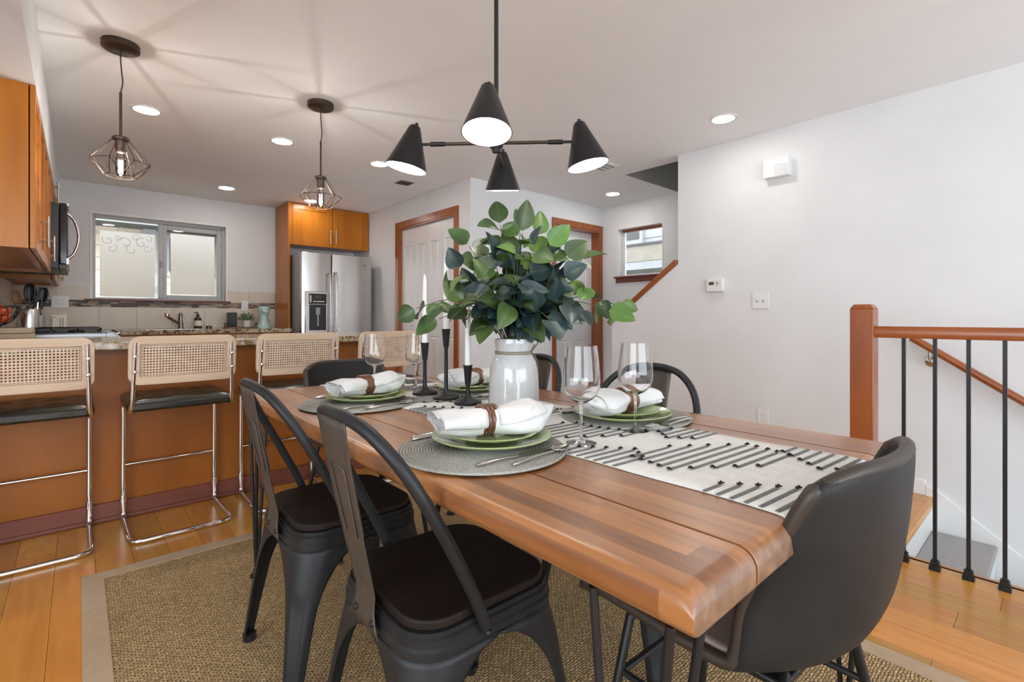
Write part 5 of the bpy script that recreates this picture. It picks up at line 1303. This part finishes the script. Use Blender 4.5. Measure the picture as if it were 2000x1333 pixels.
def stripe_(s, xa, xb, skew=0.0):
    y, z, a = runner_pt(s)
    l = xb - xa
    if l < 0.015: return
    o = linked(stm, 'stripe', rn, ((xa + xb) / 2, y, z + 0.0022 * math.cos(a)), (a, 0, skew), (l, 1, 1))
    if abs(a) > 0.3: o.location.y -= math.copysign(0.0024, a)
    for e, xx in ((0, xb), (1, xa)):
        if ux0 + 0.012 < xx < ux1 - 0.012:
            q = linked(tum, 'tuft', rn, (xx, o.location.y + (0.5 if e == 0 else -0.5) * l * math.sin(skew) * math.cos(a), z + 0.0025 * math.cos(a)), (a, 0, (math.pi if e else 0) + skew + random.uniform(-0.4, 0.4)))
            q.location.y -= math.copysign(0.003, a) if abs(a) > 0.3 else 0
            q.scale = (0.72, 0.62, 0.55)
xm = (ux0 + ux1) / 2
P_ = 0.340
k = 0
while True:
    yc = 0.175 + P_ * k
    if yc > 2.5: break
    for j in range(-4, 5):          # middle lozenge
        s = yc + 0.0265 * j - (yA + RE)
        if s < -0.07 or s > LF + 0.10: continue
        hw_ = 0.150 - 0.022 * abs(j); sh = 0.028 * j
        stripe(s, xm - hw_ - sh * 0.6, xm + hw_ - sh * 0.6, R(-4))
    for j in range(-3, 4):          # half lozenges at both edges
        s = yc + P_ / 2 + 0.0245 * j - (yA + RE)
        if s < -0.07 or s > LF + 0.10: continue
        ln = 0.135 - 0.020 * abs(j + 1)
        stripe(s, ux0 + 0.004, ux0 + ln, R(-4)); stripe(s, ux1 - ln - 0.01, ux1 - 0.004, R(-4))
    k += 1

# ================================================================== PLACE SETTINGS
def rotp(c, x, y, a): return (c[0] + x * math.cos(a) - y * math.sin(a), c[1] + x * math.sin(a) + y * math.cos(a))
ZT = TT + 0.0005
# protos -------------------------------------------------------------
pmat = [(0, 0.0)]
NR = 30
prof = [(0.0, 0.0005)]
prof += [(0.194, 0.0005)]
for i in range(NR, 0, -1):
    r0 = 0.194 * i / NR
    prof += [(r0, 0.0016), (r0 - 0.0014, 0.0050), (r0 - 0.0036, 0.0054), (r0 - 0.0056, 0.0044)]
prof += [(0.0, 0.0046)]
mat_mesh = MB().lathe(prof, 72).mesh('placemat', 'placemat', 30)
plate_big = MB().lathe([(0, 0.0), (0.075, 0.0), (0.078, 0.003), (0.105, 0.008), (0.130, 0.017), (0.1345, 0.0205), (0.133, 0.0225), (0.129, 0.0215), (0.104, 0.013), (0.085, 0.0085), (0.074, 0.0065), (0, 0.0060)], 56).mesh('dinner_plate', 'plate_green', 50)
plate_sml = MB().lathe([(0, 0.0), (0.055, 0.0), (0.058, 0.003), (0.080, 0.008), (0.101, 0.0165), (0.1040, 0.0190), (0.1025, 0.0205), (0.099, 0.0195), (0.080, 0.0125), (0.066, 0.0080), (0.056, 0.0060), (0, 0.0055)], 56).mesh('salad_plate', 'plate_green', 50)
def napkin_mesh(seed):
    rnd = random.Random(seed); ph = [rnd.random() * 6.28 for _ in range(6)]
    def F(u, v):
        t = (v - 0.5) * 2           # along, -1..1
        a = u * 2 * math.pi
        pin = 1 - 0.24 * math.exp(-((t + 0.16) / 0.13) ** 2)
        if t < -0.16: w = 0.040 + 0.016 * min(1, (-0.16 - t) / 0.6)
        else: w = 0.040 + 0.020 * math.sin(min(1, (t + 0.16) / 0.75) * math.pi * 0.62)
        if t > 0.62: w *= 1 - 0.72 * ((t - 0.62) / 0.38) ** 1.3
        w *= pin
        h = (0.030 if t < 0 else 0.032 + 0.006 * math.sin((t) * 3)) * (0.80 + 0.20 * pin)
        if t > 0.6: h *= 1 - 0.62 * ((t - 0.6) / 0.4)
        if t < -0.72: h *= 1 - 0.25 * ((-0.72 - t) / 0.28)
        fold = 1 + 0.07 * math.sin(3 * a + ph[0] + 2.5 * t) + 0.045 * math.sin(5 * a + ph[1] - 4 * t) + 0.03 * math.sin(9 * t + ph[2] + a)
        x = 0.147 * t + 0.006 * math.sin(2 * a + ph[3]) * abs(t)
        y = w * math.cos(a) * fold + 0.010 * math.sin(2.2 * t + ph[4])
        z = 0.032 + h * math.sin(a) * fold
        if t > 0.72: z += 0.012 * ((t - 0.72) / 0.28)
        return (x, y, max(0.0015, z))
    m = MB().grid(F, 40, 46, wrapu=True)
    # rolled hems at the open end: spiral of cloth edge
    e0 = [F(u / 40, 0.0) for u in range(40)]
    cx = sum(p[0] for p in e0) / 40; cy = sum(p[1] for p in e0) / 40; cz = sum(p[2] for p in e0) / 40
    b = len(m.v)
    base = list(range(40))
    prev = base
    for sc_, dx in ((0.93, 0.004), (0.86, 0.018), (0.74, 0.020), (0.70, 0.006), (0.62, 0.006), (0.56, 0.020), (0.30, 0.022)):
        idx = []
        for p in e0:
            m.v.append((p[0] + dx, cy + (p[1] - cy) * sc_, cz + (p[2] - cz) * sc_)); idx.append(len(m.v) - 1)
        for i in range(40):
            j = (i + 1) % 40; m.f.append((prev[i], prev[j], idx[j], idx[i]))
        prev = idx
    m.f.append(tuple(prev))
    last = [46 * 40 + i for i in range(40)]; m.f.append(tuple(last))
    # loose cloth folds lying over the roll
    def sheet(t0, t1, a0, a1, sl, k0, k1):
        def G(u, v):
            t = t0 + (t1 - t0) * v; a = R(a0 + (a1 - a0) * u + sl * v)
            p = F((a / (2 * math.pi)) % 1.0, (max(-1, min(1, t)) + 1) / 2)
            q = F((a / (2 * math.pi)) % 1.0, 0.42)
            k = k0 + (k1 - k0) * v; cz_ = 0.032
            x = 0.147 * t
            return (x, p[1] * k, cz_ + (p[2] - cz_) * k if p[2] > cz_ else max(0.002, cz_ + (p[2] - cz_) * k))
        return G
    folds = [MB().grid(sheet(-0.24, -1.04, -25, 105, 22, 1.02, 1.10), 16, 14), MB().grid(sheet(-0.24, -1.00, 95, 200, -18, 1.03, 1.13), 14, 14), MB().grid(sheet(-0.06, 0.80, 30, 190, -45, 1.02, 1.12), 18, 16)]
    return m, folds
nap_meshes = [napkin_mesh(q) for q in (3, 8, 15, 21)]
ring_mesh = MB().grid(lambda u, v: ((0.0056 * math.cos(v * 2 * math.pi)), (0.0375 + 0.0045 * math.sin(v * 2 * math.pi)) * math.cos(u * 2 * math.pi), (0.0330 + 0.0045 * math.sin(v * 2 * math.pi)) * math.sin(u * 2 * math.pi)), 36, 8, wrapu=True).mesh('band', 'ring_wood', 60)
def cut_handle(m, L0, L1):   # flat, slightly swelling handle between x=L0 and x=L1
    n = 10
    P = [(L0 + (L1 - L0) * i / n, 0, 0.0035 + 0.0025 * math.sin(math.pi * i / n)) for i in range(n + 1)]
    rr = [0.0078 - 0.0042 * (i / n) for i in range(n + 1)]; rr[0] = 0.0055
    m.tube(P, rr, 8, flat=0.42)
    return m
def spoon():
    m = cut_handle(MB(), -0.095, 0.045)
    def B(u, v):
        t = v; s = (u - 0.5) * 2
        w = 0.0205 * math.sin(math.pi * min(1, max(0.0, 0.06 + 0.94 * t)) ** 0.85) ** 0.75 if 0 < t < 1 else 0.002
        return (0.042 + 0.060 * t, s * w, 0.0075 - 0.0065 * (1 - s * s) * math.sin(math.pi * t))
    m2 = MB().grid(B, 10, 14)
    return m, m2
def knife():
    m = cut_handle(MB(), -0.115, -0.005)
    bl = [(-0.008, -0.004), (0.10, -0.006), (0.118, 0.000), (0.112, 0.006), (0.06, 0.0095), (0.0, 0.006)]
    m.prism(bl, lambda p, q, h: (p, q, h), 0.0035, 0.0050)
    return m
def fork():
    m = cut_handle(MB(), -0.105, 0.025)
    hd = [(0.022, -0.003), (0.040, -0.011), (0.058, -0.0125), (0.058, 0.0125), (0.040, 0.011), (0.022, 0.003)]
    m.prism(hd, lambda p, q, h: (p, q, h), 0.0030, 0.0045)
    for k in range(4): m.tube([(0.055, -0.0105 + 0.007 * k, 0.0038), (0.085, -0.0105 + 0.007 * k, 0.002), (0.102, -0.0100 + 0.0067 * k, 0.0045)], [0.0019, 0.0016, 0.0009], 6)
    return m
sp_m, sp_b = spoon()
spoon_h = sp_m.mesh('handle', 'steel_cutlery', 50); spoon_b = sp_b.mesh('bowl', 'steel_cutlery', 60)
knife_m = knife().mesh('knife', 'steel_cutlery', 50); fork_m = fork().mesh('fork', 'steel_cutlery', 50)
def one(mesh, name, label, cat, x, y, z, rz_, group=None):
    return tag(linked(mesh, name, None, (x, y, z), (0, 0, rz_)), label, cat, group)
def wine_glass(label, x, y, z=ZT):
    t = thing('wine_glass', label, 'wine glass', (x, y, z), group='stemmed wine glasses')
    prof = [(0, 0.0), (0.036, 0.0), (0.0368, 0.0010), (0.030, 0.0022), (0.012, 0.0045), (0.0045, 0.010), (0.0036, 0.025), (0.0034, 0.070), (0.0042, 0.092), (0.010, 0.098), (0.026, 0.106), (0.039, 0.119), (0.0458, 0.136), (0.0468, 0.155), (0.0435, 0.195), (0.0385, 0.237),
            (0.0376, 0.237), (0.0426, 0.195), (0.0458, 0.155), (0.0448, 0.137), (0.038, 0.1202), (0.025, 0.1076), (0.009, 0.1008), (0, 0.0995)]
    m = MB().lathe(prof, 44)
    m.build('glass', 'wine_glass_clear', t, smooth=60)
    return t
GW = {}
SET = [  # centre of mat, facing sign, napkin angle, where
    ((0.700, 0.895), 1, R(-17), 'nearest the camera', 0), ((0.742, 1.665), 1, R(6), 'at the far left of the table', 1),
    ((1.262, 0.900), -1, R(176), 'at the right by the wall side chair', 2), ((1.262, 1.640), -1, R(184), 'behind the white vase', 3)]
for (c, f, na, wh_, ix) in SET:
    rot = 0 if f > 0 else math.pi
    onr = 0.0042          # mats sit on the table and lap over the runner edge
    zm = ZT + onr
    one(mat_mesh, 'placemat', 'round grey woven placemat ' + wh_, 'placemat', c[0], c[1], zm, 0.3 * ix, 'round placemats')
    pc = rotp(c, 0.045, 0.02, rot)
    zp = zm + 0.0055
    one(plate_big, 'dinner_plate', 'large green dinner plate ' + wh_, 'plate', pc[0], pc[1], zp, 0, 'green dinner plates').scale = (1.07, 1.07, 1.0)
    one(plate_sml, 'salad_plate', 'small green plate on the dinner plate ' + wh_, 'plate', pc[0], pc[1], zp + 0.0095, 0, 'green salad plates').scale = (1.07, 1.07, 1.0)
    zn = zp + 0.0195
    nc_ = rotp(pc, 0.015, 0.0, rot)
    t = thing('napkin', 'rolled white speckled napkin ' + wh_, 'napkin', (nc_[0], nc_[1], zn), na, 'rolled napkins')
    nr_, nf_ = nap_meshes[ix]
    nr_.build('roll', 'napkin', t, smooth=70)
    for fo in nf_: fo.build('fold', 'napkin', t, smooth=70, solid=0.0022)
    rg_ = thing('napkin_ring', 'dark wooden napkin ring ' + wh_, 'napkin ring', (nc_[0], nc_[1], zn + 0.0355), na, 'wooden napkin rings')
    for q in range(4):
        linked(ring_mesh, 'band', rg_, (-0.147 * 0.16 - 0.0160 + 0.0106 * q, 0.004, -0.0015))
    zcu = zm + 0.0056
    sx_, sy_ = rotp(c, 0.045, -0.150, rot); a_ = rot + R(7)
    t = thing('spoon', 'steel spoon beside the plate ' + wh_, 'spoon', (sx_, sy_, zcu), a_, 'steel spoons')
    linked(spoon_h, 'handle', t); bo = linked(spoon_b, 'bowl', t); md = bo.modifiers.new('thickness', 'SOLIDIFY'); md.thickness = 0.0012
    kx, ky = rotp(c, 0.010, -0.122, rot)
    one(knife_m, 'table_knife', 'steel table knife beside the plate ' + wh_, 'knife', kx, ky, zcu, rot - R(3), 'steel table knives')
    for q, nm_ in ((0, 'inner'), (1, 'outer')):
        kx, ky = rotp(c, 0.010 + 0.012 * q, 0.150 + 0.026 * q, rot)
        one(fork_m, 'fork', nm_ + ' steel fork beside the plate ' + wh_, 'fork', kx, ky, zcu, rot + R(-2 + 3 * q), 'steel forks')
wine_glass('wine glass in front of the vase on the near edge of the runner', 0.913, 0.778, ZT + 0.0036)
wine_glass('wine glass by the right hand place setting', 1.128, 0.770, ZT + 0.0036)
wine_glass('wine glass at the far left before the cane stools', 0.935, 1.93, ZT + 0.0036)
wine_glass('wine glass half hidden behind the shorter left candle', 1.093, 1.86, ZT + 0.0036)

# ================================================================== CANDLES
def candle_set(x, y, hh, lb_h, lb_c):
    z0 = ZT + 0.0036
    t = thing('candle_holder', lb_h, 'candle holder', (x, y, z0), group='black candle holders')
    MB().lathe([(0, 0), (0.048, 0), (0.0485, 0.003), (0.0485, 0.009), (0.044, 0.013), (0.020, 0.020), (0.010, 0.030), (0.0075, 0.045), (0.007, hh - 0.075), (0.0085, hh - 0.070), (0.0105, hh - 0.064), (0.0155, hh - 0.005), (0.0175, hh), (0.0145, hh), (0.012, hh - 0.02), (0, hh - 0.02)], 32).build('stand', 'black_metal', t, smooth=35)
    cdl = thing('taper_candle', lb_c, 'candle', (x, y, z0 + hh - 0.0195), group='white taper candles')
    MB().lathe([(0, 0), (0.0108, 0), (0.0112, 0.02), (0.0098, 0.15), (0.0078, 0.265), (0.0055, 0.28), (0.002, 0.288), (0, 0.289)], 20).build('wax', 'candle_wax', cdl, smooth=50)
    MB().tube([(0, 0, 0.286), (-0.002, 0.001, 0.292), (-0.005, 0.002, 0.294)], 0.0012, 5).build('wick', 'candle_wax', cdl)
candle_set(1.03, 1.685, 0.205, 'medium black candle holder on the left of the three', 'white taper candle on the left')
candle_set(1.032, 1.538, 0.262, 'tallest black candle holder in the middle', 'white taper candle in the tall middle holder')
candle_set(1.03, 1.398, 0.137, 'shortest black candle holder next to the vase', 'white taper candle beside the vase')

# ================================================================== VASE AND EUCALYPTUS
vx, vy = 1.075, 1.205
va = thing('vase', 'glossy white ceramic jug vase tied with twine', 'vase', (vx, vy, ZT + 0.0036))
MB().lathe([(0, 0), (0.078, 0), (0.084, 0.004), (0.0855, 0.012), (0.083, 0.05), (0.081, 0.10), (0.0785, 0.135), (0.073, 0.160), (0.064, 0.178), (0.0585, 0.187), (0.0575, 0.196), (0.061, 0.212), (0.0625, 0.228), (0.061, 0.236), (0.0565, 0.236), (0.055, 0.225), (0.051, 0.195), (0.060, 0.165), (0.070, 0.12), (0.074, 0.05), (0.072, 0.012), (0, 0.010)], 56).build('body', 'vase_glaze', va, smooth=50)
tw = MB()
for z in (0.1875, 0.1935): tw.tube([(0.0605 * math.cos(a), 0.0605 * math.sin(a), z) for a in [i * 2 * math.pi / 40 for i in range(40)]], 0.0024, 6, closed=True)
ad = R(-20)
ex, ey = math.cos(ad), math.sin(ad)
def tp(rd, lat, z): return (rd * ex - lat * ey, rd * ey + lat * ex, z)
tw.tube(crom([tp(0.061, 0, 0.190), tp(0.072, -0.010, 0.205), tp(0.079, -0.020, 0.222), tp(0.078, -0.026, 0.226), tp(0.070, -0.016, 0.208), tp(0.062, 0.0, 0.192)], 5), 0.0020, 6)
tw.tube(crom([tp(0.061, 0, 0.190), tp(0.071, 0.006, 0.198), tp(0.078, 0.008, 0.214), tp(0.073, 0.004, 0.206), tp(0.062, 0, 0.190)], 5), 0.0020, 6)
tw.tube(crom([tp(0.062, 0, 0.190), tp(0.072, -0.004, 0.180), tp(0.083, -0.004, 0.155), tp(0.087, -0.002, 0.11), tp(0.088, -0.003, 0.07), tp(0.090, -0.004, 0.045)], 5), 0.0020, 6)
tw.tube(crom([tp(0.062, 0, 0.190), tp(0.074, 0.003, 0.178), tp(0.084, 0.003, 0.150), tp(0.087, 0.002, 0.12)], 5), 0.0020, 6)
tw.build('twine', 'twine', va, smooth=60)

eu = thing('eucalyptus_bouquet', 'bushy green eucalyptus branches standing in the white vase', 'plant', (vx, vy, ZT + 0.0036))
def leaf_mesh(L_, W_, cup, m):
    def F(u, v):
        s = (u - 0.5) * 2
        w = W_ * (1.16 - 0.36 * v) * (math.sin(math.pi * v ** 0.78) ** 0.70 if 0 < v < 1 else 0.0)
        return (s * w, L_ * v, cup * s * s * w * 6 - 0.25 * L_ * (v - 0.15) ** 2 * 1.0)
    return MB().grid(F, 6, 9).mesh('leaf', m, 70)
LM = {}
for m in ('leaf_green', 'leaf_blue', 'leaf_backlit', 'leaf_pale'):
    LM[m] = [leaf_mesh(0.088, 0.031, 0.055, m), leaf_mesh(0.076, 0.034, 0.04, m), leaf_mesh(0.064, 0.024, 0.07, m)]
# world position from a picture direction at a chosen depth, expressed relative to the bouquet root
fvx = Vector((math.sin(YAW), math.cos(YAW), 0)); rvx = Vector((math.cos(YAW), -math.sin(YAW), 0))
D0 = vx * math.sin(YAW) + vy * math.cos(YAW)
L0 = vx * math.cos(YAW) - vy * math.sin(YAW)
def loc3(lat, z, dep):      # lat: sideways from the vase axis, dep: toward (-) or away (+) from the window side
    p = rvx * lat + fvx * dep; return Vector((p.x, p.y, z))
STEMS = [  # tip sideways, tip height above vase foot, depth, leaf count, palette
    (-0.315, 0.335, -0.03, 7, 'g'), (-0.215, 0.330, -0.10, 6, 'gb'), (-0.150, 0.545, 0.02, 9, 'gp'), (-0.165, 0.455, -0.08, 8, 'gb'), (-0.045, 0.610, 0.00, 10, 'yg'), (0.020, 0.585, -0.04, 9, 'yg'),
    (0.085, 0.580, 0.05, 8, 'yp'), (0.110, 0.530, -0.05, 9, 'yg'), (0.165, 0.490, -0.06, 9, 'bg'), (0.230, 0.500, 0.04, 7, 'gp'), (0.350, 0.345, 0.02, 8, 'gy'), (0.190, 0.330, -0.13, 7, 'b'), (0.105, 0.300, -0.17, 6, 'b'),
    (0.000, 0.430, -0.15, 8, 'b'), (-0.090, 0.420, -0.14, 8, 'bg'), (0.060, 0.520, -0.12, 8, 'bg'), (-0.020, 0.540, 0.12, 7, 'g'), (0.130, 0.420, 0.10, 7, 'g'), (-0.110, 0.500, 0.10, 6, 'g'), (0.030, 0.590, 0.04, 8, 'yg'), (0.150, 0.430, -0.10, 7, 'b'), (-0.01, 0.350, -0.11, 6, 'gb'), (0.060, 0.460, -0.02, 9, 'bg'), (-0.060, 0.480, -0.03, 9, 'bg'), (0.10, 0.400, -0.06, 8, 'b'), (-0.12, 0.385, -0.02, 8, 'bg'), (0.0, 0.500, 0.03, 9, 'g'), (0.12, 0.480, 0.03, 8, 'gb'), (0.03, 0.40, 0.08, 8, 'g'),
    (0.075, 0.285, -0.07, 5, 'bg'), (-0.07, 0.285, -0.06, 5, 'gb'), (0.0, 0.295, -0.09, 5, 'b'), (-0.085, 0.300, 0.03, 4, 'g'), (0.09, 0.290, 0.02, 5, 'b'), (0.035, 0.310, -0.085, 5, 'bg'), (-0.04, 0.320, -0.085, 5, 'gb'), (0.13, 0.315, -0.06, 5, 'b'), (0.30, 0.330, -0.03, 6, 'gy'), (-0.25, 0.30, 0.02, 5, 'g')]
PAL = {'g': 'leaf_green', 'b': 'leaf_blue', 'y': 'leaf_backlit', 'p': 'leaf_pale'}
rs = random.Random(11)
for (lat, hz_, dep, nl, pal) in STEMS:
    tip = loc3(lat, hz_, dep)
    a0 = Vector((rs.uniform(-0.018, 0.018), rs.uniform(-0.018, 0.018), 0.03))
    mouth = Vector((tip.x * 0.12, tip.y * 0.12, 0.235)); dmx = math.hypot(mouth.x, mouth.y)
    if dmx > 0.04: mouth.x *= 0.04 / dmx; mouth.y *= 0.04 / dmx
    low = hz_ < 0.36
    mid = Vector((tip.x * 0.55, tip.y * 0.55, 0.235 + (hz_ - 0.235) * (0.95 if low else 0.60) + (0.03 if low else 0)))
    path = crom([a0, mouth, mid, tip], 8)
    rad = [0.0032 - 0.0020 * i / (len(path) - 1) for i in range(len(path))]
    so = MB().tube(path, rad, 6).build('stem', 'stem', eu, smooth=60)
    up = path[8:]           # part above the rim
    for k in range(nl):
        t = 0.16 + 0.84 * (k / (nl - 1)); f = t * (len(up) - 1); i = min(len(up) - 2, int(f)); p = up[i].lerp(up[i + 1], f - i)
        tg = (up[i + 1] - up[i]).normalized()
        sd = tg.cross(Vector((0, 0, 1)))
        if sd.length < 0.1: sd = tg.cross(fvx)
        sd.normalize(); on = sd.cross(tg).normalized()
        an = (0 if k % 2 else math.pi) + rs.uniform(-0.7, 0.7) + (math.pi / 2 if (k // 2) % 2 else 0)
        out = sd * math.cos(an) + on * math.sin(an)
        if k == nl - 1: d = (tg + out * 0.25).normalized()
        else: d = (tg * rs.uniform(0.25, 0.75) + out).normalized()
        d.z -= rs.uniform(0.0, 0.25); d.normalize()
        # leaf blade turned partly towards the room
        nrm = (Vector((0, 0, 1)) * rs.uniform(0.2, 1.0) - fvx * rs.uniform(0.2, 1.1) + rvx * rs.uniform(-0.6, 0.6))
        nrm = (nrm - d * nrm.dot(d)).normalized(); xx = d.cross(nrm).normalized()
        M_ = Matrix((xx, d, nrm)).transposed()
        ms = LM[PAL[rs.choice(pal)]]
        lf = linked(rs.choice(ms), 'leaf', eu, p + d * 0.008, M_.to_euler(), (rs.uniform(0.88, 1.18),) * 3)
